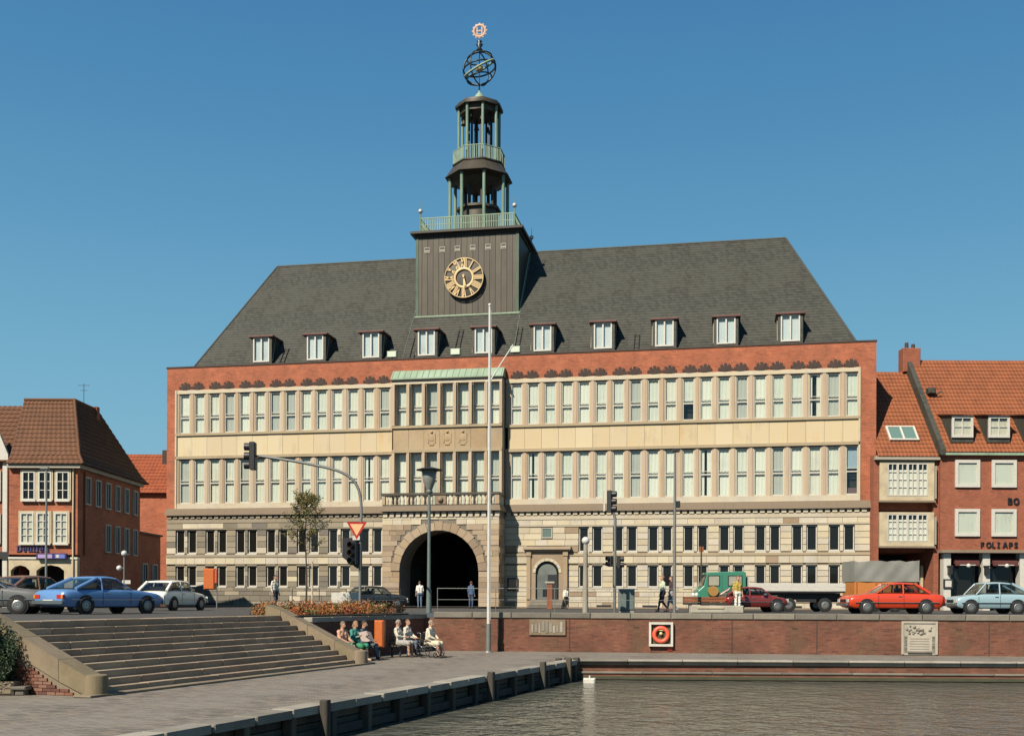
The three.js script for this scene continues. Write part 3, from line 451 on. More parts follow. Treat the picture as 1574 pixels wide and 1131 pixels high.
// hip roof, dormers, tower
{
  const e0 = [-18.98, 17.35, -.62], e1 = [28.05, 17.35, -.62], e2 = [28.05, 17.35, -15.6], e3 = [-18.98, 17.35, -15.6], r0 = [-15.5, 26.95, -8.1], r1 = [23.8, 26.95, -8.1];
  const v = a => V(...a);
  obj('slate_roof', [tiles(v(e0), v(e1), v(r1), v(r0), 44, 200, .022, 0), tiles(v(e1), v(e2), v(r1), v(r1), 44, 200, .022, 0), tiles(v(e2), v(e3), v(r0), v(r1), 10, 200, .02, 0), tiles(v(e3), v(e0), v(r0), v(r0), 44, 200, .022, 0)], M.slate, hall);
  obj('ridge_capping', [bar(v(r0), v(r1), .09, 8), bar(v(e0), v(r0), .07, 6), bar(v(e1), v(r1), .07, 6)], M.slateDark, hall);
  const slope = (26.95 - 17.35) / 7.48;
  const roofZ = y => -.62 - (y - 17.35) / slope;
  for (const x of [-13.54, -9.42, -5.24, -1.16, 2.95, 7.12, 11.30, 15.47, 19.56, 23.74]) {
    const y0 = 17.72, y1 = 19.5, zf = -.6, w = .62, d = obj('dormer', [bx(x - .8, x - w, y0 - .35, y1, roofZ(y1) - .3, zf), bx(x + w, x + .8, y0 - .35, y1, roofZ(y1) - .3, zf), bx(x - w, x + w, y0 - .4, y0 - .005, roofZ(y0) - .2, zf)], M.slateDark, hall);
    obj('dormer_roof', [chb(x - .95, x + .95, y1 + .003, y1 + .12, roofZ(y1) - .4, zf + .16, .02)], mat([.12, .045, .038], T.grain, .7), d);
    const W = obj('window', [bx(x - w, x - w + .09, y0, y1, zf - .1, zf + .03), bx(x + w - .09, x + w, y0, y1, zf - .1, zf + .03), bx(x - w + .09, x + w - .09, y1 - .09, y1, zf - .1, zf + .03), bx(x - w + .09, x + w - .09, y0, y0 + .1, zf - .1, zf + .05), bx(x - .05, x + .05, y0 + .1, y1 - .09, zf - .1, zf + .02), bx(x - .8, x - w, y0, y1, zf + .002, zf + .02), bx(x + w, x + .8, y0, y1, zf + .002, zf + .02)].slice(0, 5), M.white, hall);
    obj('pane', bx(x - w + .09, x + w - .09, y0 + .1, y1 - .09, zf - .06, zf - .05), M.glass, W);
    obj('curtain', bx(x - w + .02, x + w - .02, y0 + .02, y1 - .02, zf - .16, zf - .15), mat([.42, .47, .50], T.streak, .9), W);
    for (const q of [-.83, .83]) obj('flashing', bar(V(x + q, y0 + .1, zf - .1), V(x + q, y1 + .05, zf - .62), .025, 5), M.frameD, d);
  }
  for (const x of [-2.45, .75, 5.05, -12.2, 13.4]) { const z = y => roofZ(y) + .08, y0 = 17.6, y1 = x < -10 || x > 10 ? 18.9 : 19.9, ld = obj('roof_ladder', bar(V(x, y0, z(y0)), V(x, y1, z(y1)), .03, 5), M.iron, hall); obj('ladder_rail', bar(V(x + .32, y0, z(y0)), V(x + .32, y1, z(y1)), .03, 5), M.iron, ld); for (let y = y0 + .2; y < y1; y += .32) obj('rung', bar(V(x, y, z(y)), V(x + .32, y, z(y)), .015, 4), M.iron, ld); }
  for (const x of [-2.95, 5.0]) obj('lightning_wire', bar(V(x, 17.5, roofZ(17.5) + .06), V(x, 26.9, roofZ(26.9) + .06), .012, 4), M.verdL, hall);
  // clock tower
  const tx0 = -2.78, tx1 = 4.84, tz0 = -11.15, tz1 = -3.65, ty1 = 27.25, tc = (tx0 + tx1) / 2;
  obj('tower_core', bx(tx0 + .05, tx1 - .05, 18.5, ty1, tz0 + .05, tz1 - .05), M.bronzeDk, hall);
  const cl = [], n = 18, w = (tx1 - tx0) / n; for (let k = 0; k < n; k++) { cl.push([bx(tx0 + k * w + .012, tx0 + (k + 1) * w - .012, 20.4, ty1, tz1 - .05, tz1 + rr(-.006, .006)), pick([M.bronze, M.bronze2])]); cl.push([bx(tx1 - .05, tx1 + rr(-.006, .006), 18.6, ty1, tz0 + k * (tz1 - tz0) / n + .012, tz0 + (k + 1) * (tz1 - tz0) / n - .012), pick([M.bronze, M.bronze2])]); }
  for (let k = 0; k < n; k++) cl.push([bx(tx0 - .006, tx0 + .05, 18.6, ty1, tz0 + k * (tz1 - tz0) / n + .012, tz0 + (k + 1) * (tz1 - tz0) / n - .012), M.bronze]);
  pieces('cladding_panel', cl, hall);
  const yF = 17.35 + (-.62 - tz1) * slope;
  obj('tower_flashing', [bx(tx0 - .1, tx1 + .1, yF - .04, yF + .06, tz1, tz1 + .1), bar(V(tx1 + .05, yF, tz1), V(tx1 + .05, 26.9, -8.05), .06, 6)], M.verdL, hall);
  obj('corner_trim', [bx(tx0 - .04, tx0 + .16, yF, ty1, tz1 + .007, tz1 + .03), bx(tx1 - .16, tx1 + .03, yF, ty1, tz1 + .007, tz1 + .03)], M.verdD, hall);
  obj('tower_cornice', [chb(tx0 - .38, tx1 + .38, ty1 + .002, ty1 + .2, tz0 - .38, tz1 + .38, .03), bx(tx0 - .12, tx1 + .12, ty1 - .16, ty1, tz0 - .12, tz1 + .12)], M.bronzeDk, hall);
  const lv = []; for (let k = 0; k < 6; k++) { const x = -1.97 + k * 1.142, o = obj('tower_window', [bx(x - .2, x + .2, 25.9, 26.32, tz1 + .007, tz1 + .03)], M.frameD, hall); obj('louvre', [bx(x - .16, x + .16, 26.12, 26.27, tz1 + .03, tz1 + .035)], M.black, o); obj('louvre', [bx(x - .16, x + .16, 25.94, 26.0, tz1 + .03, tz1 + .035)], M.bronzeDk, o); }
  // roof terrace railing: patina mesh
  const rg = []; const ry = ty1 + .2, a0 = tx0 + .3, a1 = tx1 - .3, b0 = tz0 + .3, b1 = tz1 - .0;
  for (let x = a0; x <= a1; x += .13) for (const z of [b0, b1]) rg.push(bx(x - .025, x + .025, ry + .06, ry + 1.0, z - .012, z + .012));
  for (let z = b0; z <= b1; z += .13) for (const x of [a0, a1]) rg.push(bx(x - .012, x + .012, ry + .06, ry + 1.0, z - .025, z + .025));
  for (const z of [b0, b1]) rg.push(bx(a0, a1, ry + .98, ry + 1.05, z - .03, z + .03), bx(a0, a1, ry + .5, ry + .54, z - .02, z + .02)); for (const x of [a0, a1]) rg.push(bx(x - .03, x + .03, ry + .98, ry + 1.05, b0, b1), bx(x - .02, x + .02, ry + .5, ry + .54, b0, b1));
  obj('terrace_railing', rg, M.verdL, hall);
  for (const x of [a0, a1]) for (const z of [b0, b1]) { const f = obj('finial', [cyl(.06, .04, ry, ry + 1.5, x, z, 8), cyl(.02, .012, ry + 1.7, ry + 2.3, x, z, 6)], M.verd, hall); obj('finial_ball', sph(.17, x, ry + 1.56, z), M.ball, f); }
  // clock
  const ck = obj('clock_face', [lathe([[.60, 0], [.75, 0], [.75, .05], [.60, .05], [.60, 0]], 40).rotateX(PI / 2).translate(.88, 23.88, tz1 + .3)], M.gold, hall); obj('clock_rim', lathe([[1.40, 0], [1.46, 0], [1.46, .05], [1.40, .05], [1.40, 0]], 48).rotateX(PI / 2).translate(.88, 23.88, tz1 + .3), M.gold, ck);
  const nums = ['XII', 'I', 'II', 'III', 'IIII', 'V', 'VI', 'VII', 'VIII', 'IX', 'X', 'XI'];
  nums.forEach((s, i) => { const g = []; const wd = { I: .11, V: .22, X: .22 }; let tot = [...s].reduce((q, c) => q + wd[c], 0), x = -tot / 2; for (const c of s) { const m = x + wd[c] / 2; if (c === 'I') g.push(bx(m - .036, m + .036, .76, 1.40, 0, .05)); else for (const q of [-1, 1]) { const b = bx(-.034, .034, -.325, .325, q > 0 ? 0 : .004, .05).rotateZ(c === 'X' ? q * .26 : q * .15); b.translate(m + (c === 'V' ? -q * .045 : 0), 1.08, 0); g.push(b); } x += wd[c]; }
    const o = obj('numeral', g.map(b => b.rotateZ(-i * PI / 6).translate(.88, 23.88, tz1 + .3)), M.gold, ck); });
  obj('clock_hand', [bx(-.045, .045, -.25, 1.3, .07, .1).rotateZ(PI + .02).translate(.88, 23.88, tz1 + .3)], M.gold, ck); obj('clock_hand', [bx(-.055, .055, -.2, .62, .11, .14).rotateZ(PI + .22).translate(.88, 23.88, tz1 + .3), sph(.08, .88, 23.88, tz1 + .42)], M.gold, ck);
  obj('clock_back', [lathe([[0, 0], [1.42, 0], [1.42, .2], [0, .2]], 40).rotateX(PI / 2).translate(.88, 23.88, tz1 + .06)], M.bronze2, ck);
  // lantern
  const lx = 1.06, lz = -7.4, oct = (r0, r1, y0, y1) => new THREE.CylinderGeometry(r1, r0, y1 - y0, 8).rotateY(PI / 8).translate(lx, (y0 + y1) / 2, lz);
  const ring = (r, k) => { const a = k * PI / 4 + PI / 8; return [lx + r * Math.sin(a), lz + r * Math.cos(a)]; };
  const lan = obj('lantern_base', [oct(1.55, 1.5, ry - .1, 30.0), oct(1.75, 1.75, 30.0, 30.18), oct(2.7, 2.7, ry - .15, ry + .1)], M.bronze, hall);
  for (let k = 0; k < 8; k++) { const [x, z] = ring(2.22, k); obj('column', [cyl(.125, .125, ry, 32.55, x, z, 10)], M.verd, lan); const [x2, z2] = ring(1.25, k); obj('inner_post', [cyl(.13, .13, 30.15, 32.5, x2, z2, 8)], M.bronzeDk, lan); }
  obj('gallery_roof', [oct(2.62, 2.5, 32.42, 32.56), oct(2.5, 1.95, 32.56, 33.35), oct(1.3, 2.1, 31.7, 32.41)], M.bronze2, lan); obj('gallery_roof', [oct(1.5, 2.45, 32.1, 32.415)], M.bronzeDk, lan); obj('gallery_deck', oct(2.05, 2.05, 33.351, 33.45), M.bronzeDk, lan);
  const gr = []; for (let k = 0; k < 8; k++) { const [ax, az] = ring(1.98, k), [bx2, bz] = ring(1.98, k + 1); for (let i = 0; i < 11; i++) { const t = i / 11; gr.push(bx(-.022, .022, 33.45, 34.4, -.022, .022).translate(ax + (bx2 - ax) * t, 0, az + (bz - az) * t)); } gr.push(bar(V(ax, 34.42, az), V(bx2, 34.42, bz), .04, 6)); } obj('gallery_railing', gr, M.verdL, lan);
  for (let k = 0; k < 8; k++) { const [x, z] = ring(1.56, k); obj('column', [cyl(.11, .11, 33.4, 37.75, x, z, 10)], M.verd, lan); const [x2, z2] = ring(.95, k); obj('inner_post', [bx(x2 - .07, x2 + .07, 33.4, 37.6, z2 - .07, z2 + .07)], M.bronzeDk, lan); }
  for (let k = 0; k < 8; k++) { const [x, z] = ring(1.18, k); obj('bell', [lathe([[.0, 0], [.22, 0], [.17, .12], [.12, .32], [.06, .4], [0, .42]], 12).translate(x, 36.5 + (k % 3) * .25, z)], M.bronzeDk, lan); }
  obj('lantern_roof', [oct(1.86, 1.86, 37.72, 37.9), oct(1.72, 1.66, 37.9, 38.12), oct(1.5, 1.5, 37.3, 37.72)], M.bronze2, lan); obj('lantern_roof', [oct(1.66, .35, 38.12, 38.62)], M.bronze2, lan); obj('lantern_cap', [lathe([[.42, 38.55], [.36, 38.8], [.2, 39.0], [.08, 39.12], [.06, 39.5]], 16).translate(lx, 0, lz)], M.verdL, lan);
  // armillary sphere and vane
  const sc = V(lx, 40.95, lz), ringG = (r, rx, rz, th = .055) => new THREE.TorusGeometry(r, th, 6, 40).rotateX(rx).rotateZ(rz).translate(sc.x, sc.y, sc.z);
  const am = obj('armillary_sphere', [cyl(.06, .05, 39.3, 39.75, lx, lz, 8), cyl(.03, .03, 39.7, 42.3, lx, lz, 8)], M.ironB, hall);
  obj('sphere_ring', ringG(1.25, 0, 0, .07), M.ironB, am); obj('sphere_ring', ringG(1.22, 0, 0, .05).translate(-sc.x, -sc.y, -sc.z).rotateY(1.2).translate(sc.x, sc.y, sc.z), M.ironB, am); obj('sphere_ring', ringG(1.22, PI / 2, .18, .06), M.ironB, am); obj('sphere_ring', ringG(1.24, PI / 2 + .35, .45, .085), M.verdL, am); obj('sphere_ring', ringG(.95, PI / 2, .18, .05).translate(0, .78, 0), M.ironB, am); obj('sphere_ring', ringG(.95, PI / 2, .18, .05).translate(0, -.78, 0), M.ironB, am);
  obj('sphere_globe', sph(.3, lx, 40.95, lz), M.gold, am);
  obj('crown', [lathe([[.05, 42.2], [.26, 42.35], [.12, 42.5], [.28, 42.75], [.08, 42.85], [.22, 43.0], [.04, 43.12], [.03, 43.4]], 10).translate(lx, 0, lz)], M.ironB, am);
  const vn = obj('vane', [lathe([[.36, 0], [.52, 0], [.52, .05], [.36, .05], [.36, 0]], 24).rotateX(PI / 2).translate(lx, 43.8, lz), bx(lx - .24, lx - .14, 43.5, 44.1, lz, lz + .05), bx(lx + .14, lx + .24, 43.5, 44.1, lz, lz + .05), bx(lx - .13, lx + .13, 43.75, 43.85, lz, lz + .05), bx(lx - .13, lx + .13, 43.5, 43.57, lz, lz + .05)], M.rose, am); for (let k = 0; k < 12; k++) { const a = k * PI / 6; obj('vane_point', [bx(-.06, .06, .5, .59, 0, .04).rotateZ(a).translate(lx, 43.8, lz)], M.rose, vn); }
}
// floodlights on the parapet
for (const [x, l] of [[-3.55, 'left of the copper bay roof'], [1.05, 'beside the flagpole top'], [5.3, 'right of the copper bay roof']]) { const f = thing('floodlight', 'pale green floodlight box on the brick parapet ' + l, 'floodlight', [x, 17.46, -.25], 0); obj('housing', chb(-.35, .35, .12, .58, -.15, .15, .04), M.verdL, f); obj('lens', bx(-.3, .3, .16, .54, .151, .16), mat([.5, .55, .45], null, .2), f); obj('bracket', [bx(-.05, .05, 0, .12, -.05, .05)], M.iron, f); }
// ---------------------------------------------------------------- houses
R = rngOf(17);
const font = await new FontLoader().loadAsync('fonts/droid/droid_sans_bold.typeface.json');
const serif = await new FontLoader().loadAsync('fonts/droid/droid_serif_bold.typeface.json');
const text = (s, size, depth, f = font) => new TextGeometry(s, { font: f, size, depth, curveSegments: 4 });
// a framed window: local box in house coordinates, facing +z at z (or turned to face +x)
function hwin(parent, x, y0, w, h, z, o = {}) {
  const fw = o.fw || .07, X = w / 2, turn = o.side ? g => g.rotateY(PI / 2).translate(o.sx, 0, o.sz) : g => g.translate(x, 0, z);
  const g = [bx(-X, -X + fw, y0, y0 + h, -.06, .05), bx(X - fw, X, y0, y0 + h, -.06, .05), bx(-X + fw, X - fw, y0, y0 + fw, -.06, .06), bx(-X + fw, X - fw, y0 + h - fw, y0 + h, -.06, .05)];
  for (let k = 1; k < (o.nx || 1); k++) { const q = -X + fw + (w - 2 * fw) * k / o.nx; g.push(bx(q - .025, q + .025, y0 + fw, y0 + h - fw, -.05, .03)); }
  for (let k = 1; k < (o.ny || 1); k++) { const q = y0 + fw + (h - 2 * fw) * k / o.ny; g.push(bx(-X + fw, X - fw, q - .018, q + .018, -.05, .02)); }
  const W = obj('window', g.map(turn), o.m || M.white, parent);
  obj('pane', turn(bx(-X + fw, X - fw, y0 + fw, y0 + h - fw, -.03, -.022)), o.g || M.glass, W);
  if (o.c) obj('curtain', turn(bx(-X + fw * .6, X - fw * .6, o.cy0 ?? y0 + .03, y0 + h * (o.cf || .97), -.05, -.042)), o.c, W);
  if (o.sill) obj('sill', turn(bx(-X - .06, X + .06, y0 - .09, y0 - .001, -.05, .12)), M.white, W);
  if (o.case) obj('casing', [[-X - o.case, -X - .001, y0 - .0, y0 + h + o.case], [X + .001, X + o.case, y0 - .0, y0 + h + o.case], [-X, X, y0 + h + .001, y0 + h + o.case]].map(q => turn(bx(...q, -.04, .03))), M.cream, W);
  return W;
}
const wv = (X, Z, y) => V(X, y, -Z);
// ---- left: corner house with mansard roof (local x right, z towards the camera, origin at its right front corner)
{
  const Z0 = 62, XR0 = -24.4, h = thing('corner_house', 'narrow red brick corner house with brown tiled mansard roof and white arcade', 'house', cw(XR0, Z0), TH);
  const w = 3.85, D = 10.4, ey = 8.05;
  obj('wall', [bx(-w, 0, 3.0, ey, -D, 0), bx(-.5, 0, 0, 3.0, -D, -.4), bx(-w, -.501, 0, 3, -D, -2.5)], M.brickA, h);
  obj('arcade', [ext([[-w, 0], [-w + .12, 0], [-w + .12, 2.1], [-w + .35, 2.32], [-w + .65, 2.4], [-w + .95, 2.32], [-w + 1.18, 2.1], [-w + 1.18, 0], [-w + 1.56, 0], [-w + 1.56, 2.1], [-w + 1.85, 2.32], [-w + 2.34, 2.42], [-w + 2.83, 2.32], [-w + 3.12, 2.1], [-w + 3.12, 0], [0, 0], [0, 2.74], [-w, 2.74]], -.35, .02)], M.cream, h);
  obj('shop_front', [bx(-w, -.02, 0, 2.9, -2.48, -2.4)], M.interiorB, h);
  obj('arcade_cornice', bx(-w, .03, 2.745, 2.86, -.3, .08), M.white, h);
  obj('eaves', [bx(-w, .25, ey - .22, ey, -D, .3)], M.frameD, h);
  for (const [px, nm] of [[43.5, 0], [68.5, 1], [96, 2]]) { const x = (px - 118) / FP * Z0; hwin(h, x, 6.05, .72, 1.6, .07, { nx: 2, ny: 3, c: null, g: M.glassD, case: .1, sill: 1 }); hwin(h, x - .08, 3.62, .74, 1.72, .08, { nx: 2, ny: 4, c: M.curtainW, case: .1, sill: 1 }); }
  for (let k = 0; k < 6; k++) { hwin(h, 0, 5.9, .8, 1.6, 0, { side: 1, sx: .03, sz: -1.4 - k * 1.6, nx: 2, g: M.glassD, m: M.frame }); if (k > 1) hwin(h, 0, 3.3, .8, 1.7, 0, { side: 1, sx: .03, sz: -1.4 - k * 1.6, nx: 2, g: M.glassD, m: M.frame }); }
  // mansard with a bell-cast foot
  const lv = [[ey, .45, .42, .45], [ey + .55, .02, -.15, .05], [12.0, -.95, -1.9, -4.9]];            // y, right, front, back offsets
  const ring = ([y, r, f, b]) => [V(-w, y, f), V(r, y, f), V(r, y, -D - b), V(-w, y, -D - b)];
  const t = []; for (let i = 0; i < 2; i++) { const A = ring(lv[i]), B = ring(lv[i + 1]); A[2].z = -D - (i ? .05 : .45) + 0; if (i) { B[2].z = -5.6; B[3].z = -5.6; A[2].z = -D - .05; A[3].z = A[2].z; } else { B[2].z = -D - .05; B[3].z = B[2].z; A[3].z = A[2].z; } for (let k = 0; k < 3; k++) t.push(tiles(A[k], A[k + 1], B[k + 1], B[k], i ? 13 : 2, .3, .035, .018)); }
  obj('roof_tiles', t, M.tileBr, h).userData = { kind: 'stuff' };
  obj('roof_deck', bx(-w, -.95, 11.7, 11.99, -5.6, -1.9), M.slateDark, h);
  obj('hip_ridge', [bar(V(-.95, 12.02, -1.9), V(.03, ey + .55, -.14), .09, 6), bar(V(.03, ey + .55, -.14), V(.45, ey, .42), .09, 6), bar(V(-.95, 12.02, -1.9), V(-.95, 12.02, -5.6), .09, 6), bar(V(-w, 12.02, -1.9), V(-.95, 12.02, -1.9), .09, 6)], M.tileBr, h);
  const ch = obj('chimney', chb(-1.2, -.75, 11.3, 12.15, -5.3, -4.85, .03), M.brickB, h); 
  obj('antenna', [bar(V(-1.3, 11.9, -4.2), V(-1.3, 13.4, -4.2), .018, 5), bar(V(-1.65, 13.3, -4.2), V(-.95, 13.3, -4.2), .014, 5), bar(V(-1.5, 13.0, -4.2), V(-1.1, 13.0, -4.2), .014, 5)], M.iron, h);
  obj('downpipe_or_shadow', [cyl(.05, .05, .2, ey - .2, -.22, .07, 8)], M.cream, h); obj('downpipe_or_shadow', [cyl(.05, .05, 3.0, ey - .3, .06, -.9, 8)], M.tileR[0], h);
  const sg = obj('shop_lettering', text('Deuffen', .33, .05, serif).translate(-w + .42, 3.16, .02), mat([.03, .035, .12], null, .5), h);
  const sb = obj('sign_box', chb(-2.2, -.5, 2.74, 3.06, .1, .28, .02), mat([.02, .022, .09], null, .4), h); obj('sign_panel', bx(-1.15, -.6, 2.79, 3.01, .281, .286), mat([.12, .14, .42], null, .4), sb); obj('sign_panel', bx(-1.08, -.92, 2.82, 2.98, .288, .292), M.white, sb); obj('sign_panel', bx(-2.1, -1.3, 2.79, 3.0, .281, .286), mat([.30, .22, .40], null, .5), sb);
  // lower annex in the side street
  const a = thing('street_annex', 'low shaded brick annex behind the brick corner house', 'house', cw(XR0 - .15, Z0 + D + .1), TH);
  obj('wall', bx(-5, 0, 0, 4.85, -4.6, 0), M.brickA, a); obj('roof', [ext([[-5, 4.85], [.15, 4.85], [.15, 4.97], [-5, 5.1]], -4.7, -.1)], M.slate, a); for (let k = 0; k < 2; k++) hwin(a, 0, 1.2, 1.0, 1.7, 0, { side: 1, sx: .03, sz: -1.3 - k * 2, nx: 2, g: M.glassD, m: M.frame });
  const g2 = thing('red_roof_house', 'red brick house with bright orange roof behind the corner house', 'house', cw(-33.5, 84), TH);
  obj('wall', bx(0, 9.5, 0, 8.6, -8, 0), M.brickA, g2); obj('roof_tiles', [tiles(V(-.2, 8.55, .35), V(9.7, 8.55, .35), V(9.7, 12.0, -3.8), V(-.2, 12.0, -3.8), 12, .3, .035, .018), tiles(V(9.7, 8.55, -8), V(-.2, 8.55, -8), V(-.2, 12.0, -3.8), V(9.7, 12.0, -3.8), 10, .4, .03, .0)], M.tileO, g2).userData = { kind: 'stuff' };
  obj('chimney', chb(6.0, 6.6, 10.4, 12.2, -3.3, -2.7, .03), M.darkbrick, g2); obj('gable', ext([[0, 8.6], [0, 8.7], [-4.0, 12.0], [-8, 8.7], [-8, 8.6]].map(([z, y]) => [z, y]), 0, 9.5).rotateY(PI / 2).rotateY(PI).translate(9.5, 0, 0), M.brickA, g2);
  obj('wall_lamp', [sph(.12, 7.4, 6.9, .15, 8), bx(7.36, 7.44, 6.9, 6.98, 0, .12)], M.white, g2);
  // house at the left edge of the view
  const l = thing('gabled_house', 'house with white trim and steep brown tiled gable left of the corner house', 'house', cw(XR0 - w - .02, Z0 + .3), TH);
  obj('wall', [bx(-7.5, 0, 3.0, 8.3, -9, 0), bx(-7.5, 0, 0, 3.0, -9, -1.2)], M.brickB, l); obj('shop_front', bx(-7.4, -.1, 0, 2.9, -1.19, -1.1), M.interiorB, l);
  obj('roof_tiles', [tiles(V(-7.6, 8.2, .35), V(.02, 8.2, .35), V(.02, 12.0, -3.6), V(-7.6, 12.0, -3.6), 13, .3, .04, .02)], M.tileBr, l).userData = { kind: 'stuff' };
  obj('roof_back', [bx(-7.5, 0, 8.3, 8.5, -9, -3.5)], M.slateDark, l);
  for (const x of [-.28, -2.2, -4.4]) obj('pilaster', [chb(x - .14, x + .14, 0, 8.6, 0, .16, .02)], M.white, l);
  obj('gable_board', ext([[-1.2, 8.3], [-.05, 8.3], [-.05, 8.6], [-.5, 9.7], [-1.2, 10.5]], .1, .3), M.white, l); obj('fascia', [bx(-7.5, 0, 2.75, 3.15, -.3, .25)], M.iron, l);
  for (const x of [-1.24, -3.3]) for (const y of [3.6, 6.0]) hwin(l, x, y, 1.4, 1.7, .08, { nx: 2, c: mat([.20, .34, .20], T.streak, .9) });
}
// ---- right: house with loggias, and restaurant house
{
  const Z0 = 70.8, X = px => (px - CX) / FP * Z0, k = FP / Z0, Y = py => (925 - py) / k + EYE;   // photo pixels on this front plane
  const x0 = X(1350), x1 = X(1443), W1 = x1 - x0, h = thing('loggia_house', 'red brick house with cream loggia fronts and red tiled roof', 'house', cw(x0, Z0), TH);
  obj('wall', [bx(-.3, W1, Y(706), Y(700), -9, .02), bx(-.3, .02, 0, Y(706), -9, 0), bx(W1 - .32, W1 - .001, 0, Y(706), -9, -.0), bx(-.3, W1 - .01, Y(785), Y(772), -9, -.6), bx(.03, W1 - .33, Y(848), Y(706), -9, -1.2)], M.brickB, h);
  obj('passage', [bx(.02, W1 - .3, 0, Y(848), -9, -5), bx(.02, .1, 0, Y(848), -5, -.2)], M.interiorB, h);
  for (const [ya, yb, yt] of [[770, 710, 742], [840, 788, 812]]) {                                            // loggia fronts
    const y0 = Y(ya), y1 = Y(yb), pn = obj('loggia_panel', [bx(.05, .55, y0, y1, -.5, .15), bx(W1 - .75, W1 - .34, y0, y1, -.5, .15), bx(.55, W1 - .75, y0, y0 + .28, -.5, .15), bx(.55, W1 - .75, y1 - .12, y1, -.5, .15)], M.cream, h);
    const n = 4, wx0 = .55, wx1 = W1 - .75, ww = (wx1 - wx0) / n; for (let i = 0; i < n; i++) hwin(h, wx0 + ww * (i + .5), y0 + .3 - (i > 0 && i < 3 ? .0 : -.0), ww - .01, y1 - y0 - .43, .1, { fw: .06, nx: 2, ny: 4, c: mat([.55, .54, .48], T.streak, .9), cf: .8 });
    obj('loggia_slab', bx(-.02, W1 - .3, y0 - .12, y0 - .002, -1.2, .3), M.cornice, h);
    obj('side_fin', bx(W1 - .31, W1 - .25, y0 + .1, y1 - .3, 0, .3), M.frameD, h);
  }
  obj('gutter', [bx(-.3, W1 - .02, Y(708), Y(703), -.1, .32)], M.frameD, h);
  const ty = Y(703), rd = 5.6, rh = 6.6; obj('roof_tiles', [tiles(V(-.12, ty, .35), V(W1, ty, .35), V(W1, ty + rh, -rd), V(-.12, ty + rh, -rd), 22, .25, .035, .016)], M.tileR[0], h).userData = { kind: 'stuff' };
  obj('roof_back', [quad([-.12, ty + rh, -rd], [W1, ty + rh, -rd], [W1, ty, -11.5], [-.12, ty, -11.5])], M.tileR[1], h);
  { const t = .2, sk = obj('skylight', [bx(-.95, .95, -.06, .06, -.7, -.58), bx(-.95, .95, -.06, .06, .58, .7), bx(-.95, -.83, -.06, .06, -.58, .58), bx(.83, .95, -.06, .06, -.58, .58), bx(-.06, .06, -.06, .05, -.58, .58)].map(g => g.rotateX(Math.atan2(rh, rd + .35)).translate(W1 * .48, ty + rh * t + .35, .35 - (rd + .35) * t + .1 - .25)), M.white, h); obj('pane', [bx(-.83, .83, -.01, .01, -.58, .58)].map(g => g.rotateX(Math.atan2(rh, rd + .35)).translate(W1 * .48, ty + rh * t + .35, .35 - (rd + .35) * t + .1 - .25)), pmat([.10, .17, .15], { roughness: .08 }), sk); }
  const it = obj('door_post', [bx(W1 - .62, W1 - .45, 0, 2.9, -1.6, -1.4)], M.cream, h); obj('entrance_door', bx(.9, 1.8, 0, 2.2, -5, -4.95), M.frame, h);

  const x2 = X(1590) - x1, r = thing('restaurant_house', 'taller red brick house with white framed windows above a restaurant front', 'house', cw(x1, Z0 - .25), TH);
  const base = Y(846), ev = Y(697), wd = x2 + 4;
  obj('wall', [bx(0, wd, base, ev, -9, 0)], M.brickB, r); obj('shop_front', [bx(0, wd, 0, base, -9, -.9)], M.interiorB, r); obj('canopy', [bx(-.02, wd, base - .18, base - .002, -.9, .35)], M.cornice, r);
  for (const px of [1484, 1540, 1597]) for (const [ya, yb] of [[750, 708], [825, 783]]) { const x = X(px) - x1, w = hwin(r, x, Y(ya), 38 / k, (ya - yb) / k, .08, { fw: .2, c: mat([.45, .46, .40], T.streak, .9), cf: .85 }); }
  for (const px of [1454, 1514, 1571]) obj('shop_pier', [bx(X(px) - x1 - .23, X(px) - x1 + .23, 0, base - .19, -.6, .02)], M.white, r);
  for (const [a, b] of [[1466, 1503], [1524, 1562]]) { obj('awning', [ext([[-.9, base - .2], [.1, base - .75], [.12, base - 1.0], [.08, base - 1.0], [-.9, base - .3]], -(X(b) - x1), -(X(a) - x1)).rotateY(-PI / 2)], mat([.075, .018, .016], T.fine, .8), r); obj('shop_glass', bx(X(a) - x1, X(b) - x1, .5, base - .9, -.7, -.68), M.glassD, r); const lp = obj('awning_lamp', [sph(.14, X((a + b) / 2) - x1, base - 1.0, .25, 10), bx(X((a + b) / 2) - x1 - .5, X((a + b) / 2) - x1 + .5, base - .98, base - .93, .13, .16)], M.white, r); }
  for (const px of [1457, 1513]) obj('wall_lantern', [bx(X(px) - x1 - .12, X(px) - x1 + .12, 2.3, 2.75, .03, .28), bx(X(px) - x1 - .16, X(px) - x1 + .16, 2.76, 2.86, .021, .3)], M.iron, r);
  { const m = obj('menu_board', bx(X(1455) - x1 - .3, X(1455) - x1 + .3, 1.4, 2.0, .03, .1), M.iron, r); obj('menu_sheet', bx(X(1455) - x1 - .2, X(1455) - x1 + .2, 1.5, 1.9, .101, .105), M.white, m); }
  obj('lettering', text('BO', .42, .06).translate(X(1545) - x1, Y(776), .02), M.black, r);
  [...'FOLIAPS'].forEach((c, i) => obj('letter', text(c, .36, .06).translate(X(1504) - x1 + i * .36, Y(843) + .03, .02), M.black, r));
  obj('gutter', [bx(-.05, wd, ev - .18, ev + .05, -.1, .35)], M.verdL, r);
  const rh2 = 7.2, rd2 = 6; obj('roof_tiles', [tiles(V(.15, ev, .38), V(wd, ev, .38), V(wd, ev + rh2, -rd2), V(.15, ev + rh2, -rd2), 24, .25, .035, .016)], M.tileR[0], r).userData = { kind: 'stuff' };
